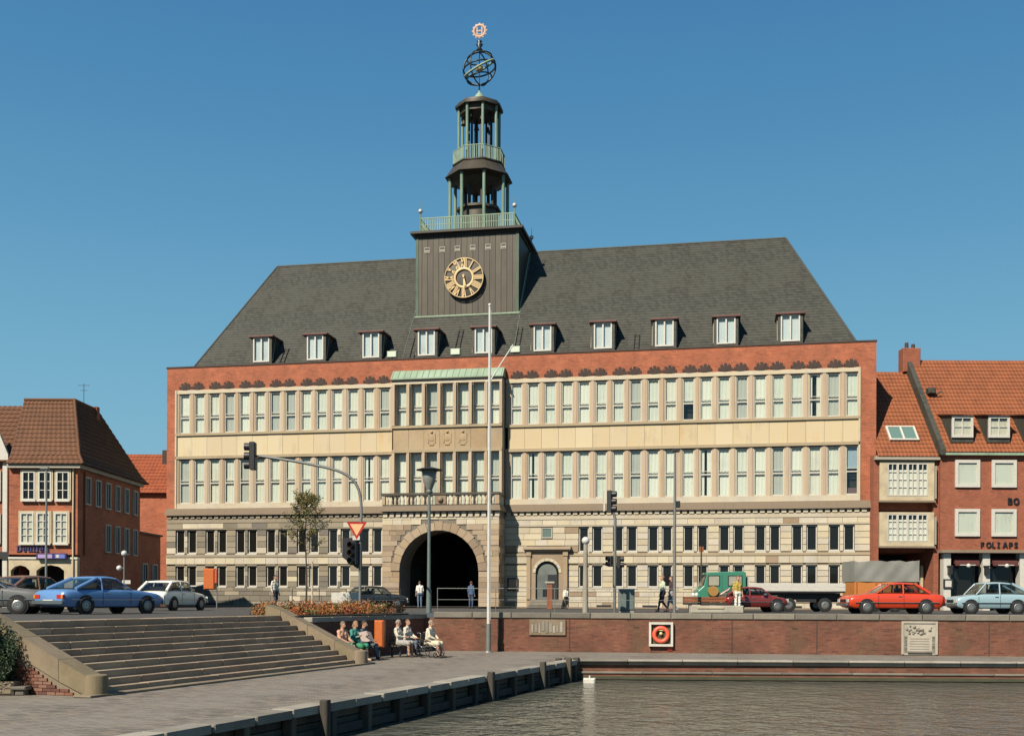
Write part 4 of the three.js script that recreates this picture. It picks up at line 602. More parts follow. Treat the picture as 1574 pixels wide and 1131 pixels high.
  obj('roof_back', quad([0, ev + rh2, -rd2], [wd, ev + rh2, -rd2], [wd, ev, -12.4], [0, ev, -12.4]), M.tileR[1], r);
  obj('verge', [ext([[.42, ev - .15], [.42, ev + .25], [-rd2, ev + rh2 + .35], [-12.5, ev - .1], [-12.5, ev - .15]], -.16, .16).rotateY(-PI / 2)], M.slateDark, r);
  obj('chimney', [chb(-.45, .75, ev + rh2 - .9, ev + rh2 + .75, -rd2 - .5, -rd2 + .5, .04)], M.brickB, r); obj('chimney_pot', [cyl(.14, .12, ev + rh2 + .75, ev + rh2 + 1.2, -.05, -rd2, 10)], M.darkbrick, r); obj('chimney_pot', [cyl(.14, .12, ev + rh2 + .75, ev + rh2 + 1.1, .4, -rd2, 10)], M.darkbrick, r);
  for (const px of [1477, 1533, 1590]) { const x = X(px) - x1, y0 = ev + .98, zf = -.1, d = obj('dormer', [ext([[zf, y0 - .3], [zf, y0 + 1.42], [zf - 2.6, y0 + 1.85], [zf - 2.6, y0 - .3]], -.72, .72).rotateY(-PI / 2).translate(x, 0, 0)], M.slateDark, r); hwin(r, x, y0, 1.36, 1.38, zf + .06, { fw: .15, nx: 2, ny: 2, c: M.curtainW, cf: .75 }); obj('dormer_roof', [ext([[zf + .25, y0 + 1.42], [zf + .25, y0 + 1.5], [zf - 2.7, y0 + 1.98], [zf - 2.7, y0 + 1.88]], -.85, .85).rotateY(-PI / 2).translate(x, 0, 0)], M.tileR[1], d); }
  obj('roof_vent', [chb(X(1458) - x1 - .25, X(1458) - x1 + .25, ev + 4.35, ev + 4.75, -3.6, -3.0, .05), bar(V(X(1458) - x1 + .3, ev + 4.3, -3.1), V(X(1458) - x1 + .6, ev + 4.5, -3.1), .05, 5)], M.slateDark, r);
}
// ---------------------------------------------------------------- street furniture
R = rngOf(29);
function signal(parent, x, y, z, turn, s = 1, n = 3) {            // a signal head with hoods facing local +z before turning
  const h = new THREE.Group(); h.name = 'signal_head'; h.position.set(x, y, z); h.rotation.y = turn; h.scale.setScalar(s); parent.add(h);
  obj('housing', chb(-.17, .17, 0, .34 * n, -.12, .1, .03), M.black, h);
  for (let k = 0; k < n; k++) { const yc = .17 + .34 * k; obj('hood', [lathe([[.13, 0], [.13, .2], [.142, .2], [.142, 0]], 16).rotateX(PI / 2).translate(0, yc, .1)], M.black, h); obj('lens', [cyl(.12, .12, 0, .02).rotateX(PI / 2).translate(0, yc, .1)], [mat([.02, .05, .03], null, .2), mat([.10, .06, .01], null, .2), mat([.10, .012, .01], null, .2)][k % 3], h); }
  return h;
}
{ // mast with long arm over the road
  const Z = 43, k = FP / Z, s = thing('signal_mast', 'grey mast with curved arm carrying a traffic light and a yield sign', 'traffic light', at(553, Z), TH);
  const c = new THREE.CatmullRomCurve3([V(0, 0, 0), V(0, 2.5, 0), V(0, 4.55, 0), V(-.25, 5.15, 0), V(-.75, 5.5, 0), V(-2.2, 5.85, 0), V(-3.95, 6.12, 0)]);
  obj('mast', new THREE.TubeGeometry(c, 60, .055, 8), M.pole, s);
  const h = signal(s, -4.2, 5.58, 0, -PI / 2, 1.05); obj('bracket', bar(V(-4.08, 6.1, 0), V(-3.9, 6.12, 0), .04, 6), M.iron, s);
  const tri = (r, z0, z1) => new THREE.CylinderGeometry(r, r, z1 - z0, 3).rotateX(PI / 2).translate(-.12, 3.33, (z0 + z1) / 2);
  const ys = obj('yield_sign', tri(.45, .1, .125).rotateY(0), M.red, s); obj('sign_face', tri(.30, .126, .13), mat([.62, .36, .18], T.fine, .5), ys);
  obj('sign_plate', bx(-.28, 0, 2.86, 3.02, .1, .12), M.white, s);
  const b = signal(s, -.22, 1.9, .12, -.6, .9); obj('backing_board', [ext([[-.7, 2.95], [.08, 2.95], [.08, 1.85], [-.1, 1.75], [-.7, 2.2]], -.02, .01)], M.black, s);
}
{ // signals at the right of the flagpole
  const Z = 49, s = thing('traffic_light', 'dark traffic light on a bent grey pole before the stone facade', 'traffic light', at(945, Z), TH);
  obj('pole', new THREE.TubeGeometry(new THREE.CatmullRomCurve3([V(0, 0, 0), V(0, 3.6, 0), V(-.02, 4.3, 0), V(-.28, 4.75, 0)]), 30, .065, 8), M.pole, s);
  signal(s, -.22, 4.45, 0, PI / 2 - .3, .95); obj('backing_plate', bx(-.52, -.46, 4.5, 5.4, -.15, .15), M.white, s); signal(s, .18, 2.0, 0, PI / 2 - .2, .75, 2); signal(s, -.2, 2.05, 0, -PI / 2 + .5, .7, 2);
  const c = thing('control_cabinet', 'grey metal control cabinet at the foot of the facade', 'cabinet', at(963, 50.2), TH); obj('body', chb(-.36, .36, .1, 1.1, -.2, .2, .03), M.pole, c); obj('plinth', bx(-.33, .33, 0, .1, -.17, .17), M.concrete, c); obj('door', bx(-.3, .3, .16, 1.02, .2, .215), M.poleG, c);
}
function post(px, Z, label, h, m, r = .05) { const o = thing('lamp_post', label, 'street lamp', at(px, Z), TH); obj('pole', cyl(r * 1.4, r, 0, h, 0, 0, 12), m, o); return o; }
{ const o = post(659, 46.9, 'green grey lamp post with wide flat hood before the arched gate', 5.15, M.poleG, .06); obj('base_sleeve', cyl(.12, .1, 0, 1.0, 0, 0, 12), M.poleG, o); obj('lantern', [lathe([[.06, 5.1], [.12, 5.2], [.26, 5.55], [.33, 6.05], [.0, 6.06]], 12)], mat([.16, .17, .155], T.fine, .35), o); obj('hood', [lathe([[.0, 6.2], [.2, 6.16], [.55, 6.07], [.56, 6.04], [0, 6.05]], 24)], M.iron, o); obj('collar', [lathe([[.05, 5.0], [.16, 5.1], [.12, 5.2]], 12)], M.poleG, o); }
{ const o = post(1037, 51, 'tall slim grey lamp post at the road beside the facade', 7.5, M.pole, .055); obj('arm', bar(V(0, 7.45, 0), V(.25, 7.5, 0), .03, 6), M.pole, o); obj('luminaire', chb(-.12, .2, 7.4, 7.55, -.1, .1, .03), M.iron, o); obj('switch_box', chb(.06, .24, 4.85, 5.15, -.08, .08, .02), M.iron, o); }
{ const o = post(900, 47.2, 'short pale post with round lamp and hanging signal box', 3.0, M.concrete, .09); obj('globe', sph(.17, 0, 3.1, 0), M.lampW, o); }
{ const o = post(70, 55, 'thin grey lamp post before the brick corner house', 7.0, M.pole, .045); obj('luminaire', chb(-.3, .12, 6.95, 7.08, -.1, .1, .03), M.pole, o); }
{ const o = thing('warning_light', 'small post with white lamps in the dark side street', 'signal post', at(190, 60), TH); obj('pole', cyl(.04, .04, 0, 3, 0, 0, 8), M.pole, o); obj('lamp', sph(.16, 0, 3.0, 0), M.lampW, o); obj('lamp', sph(.15, -.25, 2.2, .05), M.lampW, o); obj('arm', bar(V(0, 2.2, 0), V(-.25, 2.2, 0), .025, 6), M.pole, o); obj('sign_plate', bx(-.1, .35, 1.35, 1.55, -.01, .02), M.white, o); }
{ const o = thing('thin_post', 'thin brown post rising behind the green truck cab', 'post', at(1078, 58), TH); obj('pole', cyl(.05, .04, 0, 3.4, 0, 0, 8), M.bronze, o); obj('top_plate', bx(-.12, .12, 3.1, 3.4, -.01, .02), M.tileR[0], o); }
{ const Z = 44.6, o = thing('flagpole', 'tall white flagpole standing in front of the brick quay wall', 'flagpole', at(751, Z, QY), TH); obj('mast', cyl(.07, .045, 1.0, 13.95, 0, 0, 14), M.poleW, o); obj('sleeve', [cyl(.105, .1, 0, 1.15, 0, 0, 14), cyl(.2, .18, 0, .04, 0, 0, 14)], M.pole, o); obj('truck', sph(.07, 0, 14.0, 0, 10), M.poleW, o); obj('halyard', bar(V(.08, 1.3, .02), V(.055, 13.8, .02), .008, 4), M.poleW, o); obj('gaff', bar(V(0, 10.9, 0), V(.95, 12.4, 0), .028, 6), M.poleW, o); }
{ const o = thing('downpipe_or_shadow', 'added dark rod standing in for the flagpole shadow on the brick quay wall', 'shadow_rod', cw(-.53, wallZ(-.53) - .045, QY), wallTurn); obj('shadow_rod', cyl(.055, .055, .0, 1.34, 0, 0, 10), M.bronzeDk, o); for (const y of [.3, 1.0]) obj('clip', bx(-.08, .08, y, y + .05, -.05, .04), M.bronzeDk, o); }  // dark rod added on the wall in place of the flagpole's cast shadow
// things on the quay wall
{ const Xa = (842 - CX) / FP * 45, o = thing('relief_plaque', 'wide pale relief plaque on the brick quay wall', 'plaque', cw(Xa, wallZ(Xa) - .03, QY), wallTurn); obj('slab', chb(-.74, .74, .68, 1.32, -.02, .05, .01), M.cheek[1], o); const g = []; for (let i = 0; i < 9; i++) g.push([chb(-.66 + i * .147, -.66 + i * .147 + rr(.07, .13), .76 + rr(0, .12), 1.0 + rr(.05, .25), .05, .07, .01), pick(M.cap)]); pieces('relief_figure', g, o); }
{ const X = (1019 - CX) / FP * 44, o = thing('lifebuoy_cabinet', 'white framed cabinet with orange lifebuoy on the brick quay wall', 'lifebuoy', cw(X, wallZ(X) - .02, QY), wallTurn); obj('back_panel', bx(-.42, .42, .33, 1.18, -.02, .03), mat([.05, .045, .02], T.grain, .8), o); for (const q of [[-.48, .48, .27, .36], [-.48, .48, 1.15, 1.24], [-.48, -.39, .36, 1.15], [.39, .48, .36, 1.15]]) obj('frame', bx(...q, -.02, .16), M.white, o); obj('lifebuoy', new THREE.TorusGeometry(.27, .085, 12, 32).translate(0, .74, .1), mat([.62, .09, .045], null, .5), o); obj('handle', [bx(-.14, .14, .9, .95, .1, .14), sph(.07, 0, .78, .1, 10)], mat([.5, .45, .2], null, .5), o); obj('red_plate', bx(.26, .46, .1, .24, -.02, .02), M.red, o); }
{ const X = (1421 - CX) / FP * 42.7, o = thing('stone_tablet', 'carved pale stone tablet set into the brick quay wall', 'plaque', cw(X, wallZ(X) - .02, QY), wallTurn); obj('slab', chb(-.68, .68, .02, 1.33, -.02, .03, .01), M.concreteL, o); for (const q of [[-.68, .68, 1.26, 1.34], [-.68, -.6, .05, 1.26], [.6, .68, .05, 1.26]]) obj('border', bx(...q, .03, .07), M.concreteL, o); const g = []; for (let i = 0; i < 26; i++) { const x = rr(-.48, .48), y = rr(.82, 1.18); g.push([sph(rr(.03, .06), x, y, .035, 6).scale(1, 1, 1), pick(M.cap)]); } for (let i = 0; i < 12; i++) { for (const sx of [-.52, .52]) g.push([chb(sx - .05, sx + .05, .12 + i * .055, .16 + i * .055, .03, .06, .008), pick(M.cap)]); } for (let i = 0; i < 5; i++) g.push([bx(-.36, .36, .25 + i * .1, .27 + i * .1, .03, .042), M.cap[1]]); pieces('carving', g, o); obj('crown_relief', chb(-.15, .15, .98, 1.03, .03, .09, .01), M.cap[3], o); obj('ledge', chb(-.45, .45, .1, .17, .03, .1, .01), M.coping[2], o); }
// railing on the quay wall and at the bed
function railing(name, label, X0, Z0, X1, Z1, y, h, step, m, n = 2, infill = 0) {
  const a = cw(X0, Z0, y), b = cw(X1, Z1, y), L = a.distanceTo(b), d = b.clone().sub(a), o = thing(name, label, 'railing', a, Math.atan2(-d.z, d.x));
  for (let k = 0; k < n; k++) { const yy = h - k * h / n * .95; obj('rail', bar(V(0, yy, 0), V(L, yy, 0), k ? .010 : .014, 6), m, o); }
  for (let x = 0; x <= L + .01; x += L / Math.round(L / step)) obj('post', cyl(.017, .017, 0, h, x, 0, 6), m, o);
  return o;
}
railing('quay_railing', 'thin two bar railing on the coping of the quay wall', -3.1, wallZ(-3.1) + .25, 6.6, wallZ(6.6) + .25, .05, .98, 2.3, M.pole);
{ const o = railing('street_railing', 'black street railing with white panel beyond the red shrubs', -9.55, 48, -4.85, 48, 0, 1.02, 1.2, M.iron, 3); obj('white_panel', bx(1.7, 3.0, .42, .85, -.02, .02), M.white, o); }
// bins and signs
{ const Z = 60, o = thing('orange_post_box', 'orange box on a thin grey post before the grey stone wall', 'box', at(322, Z), TH); obj('post', cyl(.035, .035, 0, 2.3, .38, 0, 8), M.pole, o); obj('box', chb(-.3, .3, 1.05, 2.2, -.2, .2, .06), M.orange, o); obj('box_side', chb(.3, .42, 1.4, 2.15, -.16, .16, .02), mat([.45, .07, .03], null, .5), o); }
{ const o = thing('orange_litter_bin', 'tall orange litter bin on a post between the seated people', 'litter bin', cw(...sl(-1.12, -4.2), QY), stairTurn + .2); obj('bin', chb(-.17, .17, .38, 1.36, -.19, .19, .05), M.orange, o); obj('post', cyl(.035, .035, 0, .6, 0, 0, 8), M.iron, o); obj('slot', bx(.161, .165, 1.2, 1.3, -.12, .12), M.black, o); }
{ const o = thing('wooden_sign_post', 'brown wooden pillar with pale cap in front of the side portal', 'pillar', at(845, 66), TH); obj('pillar', chb(-.16, .16, 0, 1.55, -.12, .12, .02), mat([.22, .075, .03], T.wood, .7), o); obj('cap', chb(-.28, .28, 1.55, 1.66, -.18, .18, .02), M.concreteL, o); obj('side_box', chb(-.42, -.17, .75, 1.2, -.1, .1, .02), M.black, o); }
{ const o = thing('concrete_bench', 'low whitish concrete block at the kerb before the green truck cab', 'block', at(1101, 50.5), TH); obj('block', chb(-1.2, 1.2, 0, .34, -.3, .3, .03), M.concreteL, o); obj('slat', chb(-.9, .3, .2, .26, .3, .34, .01), M.cream, o); }
{ const o = thing('brick_planter', 'reddish brown timber stack lying before the green truck cab', 'timber', at(1085, 53.5), TH); pieces('beam', [0, 1, 2].map(i => [chb(-1.05, 1.0 - i * .1, .36 + i * .13, .48 + i * .13, -.4, .3, .015), pick([M.tileR[0], M.tileR[1], M.bronze2])]), o); obj('trestle', [bx(-.8, -.7, 0, .36, -.3, .3)], M.iron, o); obj('trestle', [bx(.6, .7, 0, .36, -.3, .3)], M.iron, o); }
{ const o = thing('stone_block', 'rough yellowish stone block beside the dark bush', 'stone', cw(-11.05, 24.05, QY), TH); obj('stone', chb(-.5, .28, 0, .3, -.2, .2, .05), M.cheek[1], o); obj('lid', chb(.1, .55, .12, .2, -.15, .2, .02), M.coping[2], o); obj('foot', chb(.3, .5, 0, .12, -.1, .15, .02), M.coping[2], o); }
// brick retaining wall running left from the steps
{ const o = thing('retaining_wall', 'brick retaining wall running left from the top of the steps', 'wall', cw(-12.3, 24.55, QY), TH); obj('wall', bx(-20, .0, 0, 1.4, -.4, 0), M.brickQ, o); obj('coping', bx(-20, .0, 1.402, 1.56, -.45, .05), M.cap[0], o); }

// ---------------------------------------------------------------- benches
function bench(label, z, x = PLW + .5) { const o = thing('bench', label, 'bench', cw(...sl(x, z), QY), stairTurn); const l = []; for (let i = 0; i < 4; i++) l.push([chb(-.22 + i * .115, -.125 + i * .115, .40, .435, -.95, .95, .008), pick(M.timber)]); for (let i = 0; i < 2; i++) l.push([chb(-.30, -.265, .56 + i * .14, .66 + i * .14, -.95, .95, .008), pick(M.timber)]); pieces('slat', l, o); for (const q of [-.7, .7]) { obj('leg', [bx(-.2, -.14, 0, .4, q - .03, q + .03), bx(-.29, -.25, .38, .82, q - .03, q + .03)], M.iron, o); obj('leg', bx(.12, .18, 0, .4, q - .03, q + .03), M.iron, o); } return o; }
bench('wooden bench by the steps with the woman in teal', -2.15, -1.1); bench('wooden bench by the quay wall with people in white', -5.45, -.72);
// ---------------------------------------------------------------- vehicles
// loft across stations: each station is a closed ring of [y, z] at x
function loft(st) {
  const pos = [], push = (a, b, c, d) => { for (const v of [a, b, c, a, c, d]) pos.push(...v); };
  for (let i = 0; i + 1 < st.length; i++) { const [xa, A] = st[i], [xb, B] = st[i + 1], n = A.length; for (let k = 0; k < n; k++) { const j = (k + 1) % n; push([xa, A[k][0], A[k][1]], [xb, B[k][0], B[k][1]], [xb, B[j][0], B[j][1]], [xa, A[j][0], A[j][1]]); } }
  for (const [s, f] of [[st[0], 1], [st[st.length - 1], -1]]) { const [x, A] = s; for (let k = 1; k + 1 < A.length; k++) { const t = [[x, A[0][0], A[0][1]], [x, A[k][0], A[k][1]], [x, A[k + 1][0], A[k + 1][1]]]; if (f < 0) t.reverse(); for (const v of t) pos.push(...v); } }
  let g = new THREE.BufferGeometry(); g.setAttribute('position', new THREE.Float32BufferAttribute(pos, 3)); return g;
}
const smooth = (g, a = .6) => { g = mergeVertices(g, 1e-4); g.computeVertexNormals(); return g; };
// nose at +x.  o: L, W, belt [[x,y]...] top line of the body, cab [[x,y] windscreen foot, screen top, roof end, rear foot]
function car(name, label, p, turn, o) {
  const c = thing(name, label, 'car', p, turn), hw = o.W / 2, h = o.L / 2, paint = pmat(o.color, { roughness: .35, clearcoat: .8, clearcoatRoughness: .15, metalness: .05 }), top = x => { const b = o.belt; for (let i = 0; i + 1 < b.length; i++) if (x <= b[i + 1][0]) { const t = (x - b[i][0]) / (b[i + 1][0] - b[i][0]); return b[i][1] + (b[i + 1][1] - b[i][1]) * Math.max(0, t); } return b[b.length - 1][1]; };
  const st = [], N = 26; for (let i = 0; i <= N; i++) {
    const t = i / N, x = -h + o.L * t, e = Math.min(t, 1 - t), wq = hw * (e < .1 ? .9 + .1 * Math.sqrt(e / .1) : 1), b = top(x) - (e < .02 ? .05 : 0), s = .24 + (e < .06 ? (.06 - e) * 2.2 : 0);
    const half = [[s, wq * .80], [s + .05, wq * .94], [(s + b) * .46, wq * .985], [(s + b) * .58, wq], [b - .10, wq * .975], [b - .025, wq * .93], [b + .0, wq * .82], [b + .022, wq * .4]];
    st.push([x, [...half, ...half.slice().reverse().map(([y, z]) => [y, -z])]]);
  }
  const body = obj('body', smooth(loft(st)), paint, c);
  const [a, bt, ct, d] = o.cab, gl = [], Ng = 14, taper = .78;
  for (let i = 0; i <= Ng; i++) { const x = d[0] + (a[0] - d[0]) * i / Ng; let r; if (x > bt[0]) r = a[1] + (bt[1] - a[1]) * (a[0] - x) / (a[0] - bt[0]); else if (x < ct[0]) r = d[1] + (ct[1] - d[1]) * (x - d[0]) / (ct[0] - d[0]); else { const t = (x - ct[0]) / (bt[0] - ct[0]); r = ct[1] + (bt[1] - ct[1]) * t + .04 * Math.sin(PI * t); }
    const b0 = top(x) - .06, f = Math.max(.02, (r - b0)) / (bt[1] - .85), wt = hw * (.93 - .15 * Math.min(1, f)); const half = [[b0, hw * .92], [b0 + (r - b0) * .5, (hw * .92 + wt) / 2 + .015], [r - .04, wt + .01], [r, wt * .9], [r + .012, wt * .45]]; gl.push([x, [...half, ...half.slice().reverse().map(([y, z]) => [y, -z])]]); }
  obj('glasshouse', smooth(loft(gl)), carGlass, c); obj('interior_trim', bx(d[0] + .25, a[0] - .15, top(0) - .02, top(0) + .035, -hw * .8, hw * .8), M.interiorB, c); for (const s of [-1, 1]) { obj('seat', [chb(bt[0] - .72, bt[0] - .56, .6, top(0) + .24, s * .36 - .22, s * .36 + .22, .04), chb(bt[0] - .68, bt[0] - .6, top(0) + .22, top(0) + .36, s * .36 - .1, s * .36 + .1, .03)], M.bronzeDk, c); } obj('rear_seat', chb(ct[0] + .0, ct[0] + .16, .6, top(0) + .2, -hw * .72, hw * .72, .04), M.bronzeDk, c); obj('steering_wheel', new THREE.TorusGeometry(.17, .015, 6, 20).rotateY(PI / 2 - .4).translate(bt[0] + .02, top(0) + .1, .36), M.black, c);
  const rf = []; for (let i = 0; i <= 8; i++) { const t = i / 8, x = ct[0] + (bt[0] - ct[0]) * t, r = ct[1] + (bt[1] - ct[1]) * t + .04 * Math.sin(PI * t), f = (r - top(x) + .06) / (bt[1] - .85), wt = hw * (.93 - .15 * Math.min(1, f)); const half = [[r - .075, wt + .028], [r - .03, wt + .022], [r + .012, wt * .9], [r + .026, wt * .45]]; rf.push([x, [...half, ...half.slice().reverse().map(([y, z]) => [y, -z])]]); }
  obj('roof', smooth(loft(rf)), paint, c);
  const wTop = hw * .79; for (const s of [-1, 1]) { const P = (q, y, w) => V(q, y, s * w); obj('pillar', bar(P(a[0] - .02, a[1] - .02, hw * .9), P(bt[0], bt[1] - .02, wTop), .032, 6), paint, c); obj('pillar', bar(P(d[0] + .05, d[1], hw * .9), P(ct[0], ct[1] - .02, wTop), .07, 6), paint, c); const mx = o.bp ?? (bt[0] + ct[0]) / 2; obj('pillar', bar(P(mx, top(mx) - .04, hw * .935), P(mx, (bt[1] + ct[1]) / 2 - .02, wTop + .03), .035, 6), paint, c);
    for (const q of [mx, a[0] - .115]) obj('door_seam', bx(q - .006, q + .006, .34, top(q) - .08, s * hw - .005, s * hw + .004), M.black, c); obj('handle', bx(mx + .08, mx + .24, top(mx) - .15, top(mx) - .12, s * hw - .02, s * hw + .025), M.chrome, c); obj('trim_strip', bx(-h * .86, h * .86, .50, .525, s * hw - .03, s * hw + .012), o.trim || M.chrome, c); }
  for (const x of [o.fx ?? h * .62, o.rx ?? -h * .60]) for (const s of [-1, 1]) { const w = new THREE.Group(); w.name = 'wheel'; w.position.set(x, .30, s * (hw - .07)); c.add(w); obj('arch', [cyl(.36, .36, -.05, .05, 0, 0, 24).rotateX(PI / 2).translate(0, .02, s * .03)], M.black, w); obj('tyre', [lathe([[.19, -.085], [.28, -.085], [.30, -.06], [.30, .06], [.28, .085], [.19, .085]], 24).rotateX(PI / 2).translate(0, 0, s * .02)], M.rubber, w); obj('rim', [lathe([[0, .05], [.08, .075], [.13, .04], [.19, .07], [.195, 0]], 20).rotateX(s * PI / 2).translate(0, 0, s * .035)], M.rim, w); }
  for (const [x, s] of [[h, 1], [-h, -1]]) { obj('bumper', chb(Math.min(x - .02, x + s * .09), Math.max(x - .02, x + s * .09), .36, .48, -hw * .95, hw * .95, .03), o.bumper || M.chrome, c); }
  for (const s of [-1, 1]) { obj('headlight', bx(h - .02, h + .02, .52, .66, s * hw * .78 - .14, s * hw * .78 + .14), M.lampW, c); obj('tail_light', bx(-h - .02, -h + .05, .55, .68, s * hw * .74 - .17, s * hw * .74 + .17), M.red, c); obj('tail_light', bx(-h - .024, -h + .05, .55, .68, s * hw * .74 + s * .1 - .04, s * hw * .74 + s * .1 + .04), M.amber, c); }
  obj('number_plate', bx(-h - .03, -h - .015, .40, .51, -.26, .26), M.white, c); obj('grille', bx(h - .02, h + .012, .52, .65, -hw * .52, hw * .52), M.black, c); obj('wing_mirror', chb(a[0] - .45, a[0] - .3, top(a[0]) + .02, top(a[0]) + .12, hw * .96, hw + .12, .02), M.chrome, c);
  return c;
}
const carGlass = pmat([.62, .66, .64], { transmission: 1, thickness: 0, roughness: .03, ior: 1.5 });
const sedan = { L: 4.35, W: 1.68, belt: [[-2.2, .84], [-1.9, .88], [-1.0, .92], [.5, .93], [1.0, .91], [1.9, .82], [2.2, .74]], cab: [[.95, .92], [.25, 1.36], [-.85, 1.35], [-1.55, .93]] };
const coupe = { L: 4.3, W: 1.66, belt: [[-2.2, .82], [-1.9, .85], [-1.0, .88], [.5, .88], [1.0, .86], [1.9, .76], [2.2, .68]], cab: [[.75, .88], [.05, 1.29], [-.75, 1.29], [-1.75, .88]], bp: -.6 };
const hatch = { L: 3.6, W: 1.55, belt: [[-1.8, .86], [-1.6, .9], [-.8, .92], [.5, .92], [.8, .88], [1.6, .78], [1.8, .70]], cab: [[.75, .9], [.25, 1.36], [-1.1, 1.34], [-1.72, .92]] };
const rackO = at(1370, 50.3);
car('red_car', 'bright orange red saloon car parked at the kerb before the tarpaulin trailer', rackO, TH + PI, { ...sedan, color: [.52, .045, .012], rx: -1.3, fx: 1.35 });
car('pale_blue_car', 'pale blue saloon car parked before the restaurant front', at(1519, 51.3), TH + PI, { ...hatch, L: 3.5, color: [.25, .36, .40], cab: [[.85, .9], [.35, 1.42], [-.85, 1.40], [-1.7, .92]] });
car('dark_red_car', 'small dark red car at the kerb before the white sided flatbed truck', at(1157, 54.5), TH + .1, { ...hatch, L: 3.1, color: [.15, .018, .016], belt: [[-1.7, .78], [-.8, .84], [.5, .84], [.8, .80], [1.4, .70], [1.6, .62]], cab: [[.75, .82], [.25, 1.2], [-.95, 1.18], [-1.5, .84]], rx: -1.0, fx: 1.0 });
car('blue_car', 'light blue coupe parked at the top of the stone steps', at(155, 40.0), TH + PI / 2 - .52, { ...coupe, L: 4.45, color: [.10, .21, .42] });
car('brown_car', 'brown saloon car parked left of the blue coupe', at(48, 42.5), TH + PI / 2 - .45, { ...sedan, color: [.17, .085, .045] });
car('grey_car', 'grey saloon car parked on the far side of the brown car from the coupe', at(-25, 39), TH + .15, { ...sedan, color: [.12, .12, .115] });
car('white_car', 'white hatchback standing in the side street beside the town hall', at(264, 52), TH + PI / 2 - .24, { ...hatch, L: 3.9, W: 1.6, color: [.78, .75, .66], rx: -1.15, fx: 1.25 });
car('dark_estate_car', 'dark grey car parked beside the arched gate beyond the shrubs', at(578, 69), TH + .5, { ...sedan, color: [.02, .024, .027], W: 1.6, L: 3.6, rx: -1.1, fx: 1.1, belt: [[-1.8, .84], [1.0, .9], [1.6, .8], [1.8, .72]], cab: [[.75, .9], [.25, 1.33], [-1.1, 1.33], [-1.7, .88]] });
function wheels(t, xs, r, hw, m = M.rim) { for (const x of xs) for (const s of [-1, 1]) { const w = new THREE.Group(); w.name = 'wheel'; w.position.set(x, r, s * hw); t.add(w); obj('tyre', [lathe([[r * .6, -.09], [r * .95, -.09], [r, -.06], [r, .06], [r * .95, .09], [r * .6, .09]], 22).rotateX(PI / 2)], M.rubber, w); obj('rim', [lathe([[0, .04], [r * .3, .06], [r * .6, .03], [r * .62, 0]], 16).rotateX(s * PI / 2).translate(0, 0, s * .03)], m, w); } }
{ // flatbed truck: green crew cab, white drop sides (nose at -x)
  const Z = 57.5, q = FP / Z, X = px => (px - 1180) / q, t = thing('flatbed_truck', 'flatbed truck with green crew cab and white drop sides by the facade', 'truck', at(1180, Z), TH);
  const d0 = X(1146), d1 = X(1291);
  obj('deck', bx(d0, d1, .98, 1.06, -.95, .95), M.iron, t); const l = []; for (let k = 0; k < 2; k++) for (const z of [.95, -.98]) l.push([chb(d0, d1, 1.065 + k * .21, 1.26 + k * .21, z, z + .03, .006), M.white]); pieces('side_board', l, t); obj('tail_board', bx(d1 + .001, d1 + .03, 1.06, 1.46, -.95, .95), M.white, t); obj('head_board', bx(d0 - .03, d0 - .001, 1.06, 1.8, -.95, .95), M.white, t);
  obj('chassis', bx(X(1075), d1 - .1, .62, .97, -.45, .45), M.iron, t); wheels(t, [X(1092), X(1207), X(1262)], .36, .78); obj('rear_lamp', bx(d1 - .15, d1 + .01, .72, .85, .6, .9), M.red, t); obj('side_guard', bx(X(1218), X(1248), .5, .66, .85, .9), M.iron, t); obj('fuel_tank', chb(X(1165), X(1190), .5, .85, .55, .88, .04), M.bronze2, t);
  const c0 = X(1070), c1 = X(1141), s = new THREE.Shape([[c0, .55], [c1, .55], [c1, 1.98], [c1 - .1, 2.04], [c0 + .5, 1.98], [c0 + .3, 1.3], [c0 + .02, 1.05]].map(v => new THREE.Vector2(...v)));
  const cab = obj('cab', new THREE.ExtrudeGeometry(s, { depth: 1.5, bevelEnabled: true, bevelSize: .04, bevelThickness: .06, bevelSegments: 2 }).translate(0, 0, -.75), pmat([.035, .17, .11], { roughness: .4, clearcoat: .4 }), t);
  for (const z of [.812, -.82]) for (const [a, b] of [[c0 + .52, c0 + 1.05], [c1 - .85, c1 - .2]]) { const f = obj('cab_window', bx(a - .05, b + .05, 1.3, 1.86, z, z + .008), M.iron, cab); obj('pane', bx(a, b, 1.35, 1.81, z - .006, z + .014), mat([.30, .29, .23], T.grain, .1), f); }
  obj('windscreen', quad([c0 + .22, 1.32, -.62], [c0 + .22, 1.32, .62], [c0 + .43, 1.92, .62], [c0 + .43, 1.92, -.62]), M.glassD, cab); for (const z of [-.5, .5]) obj('headlamp', sph(.13, c0 - .03, .85, z, 12), M.lampW, cab); obj('bumper', bx(c0 - .14, c0 - .02, .48, .62, -.75, .75), M.chrome, t); obj('yellow_drum', cyl(.26, .26, -.14, .14, 0, 0, 20).rotateX(PI / 2).translate(X(1091), 1.05, .98), mat([.29, .16, .04], T.grain, .6), t); obj('door_seam', bx(c0 + 1.2, c0 + 1.212, .65, 1.9, .811, .815), M.black, cab);
}
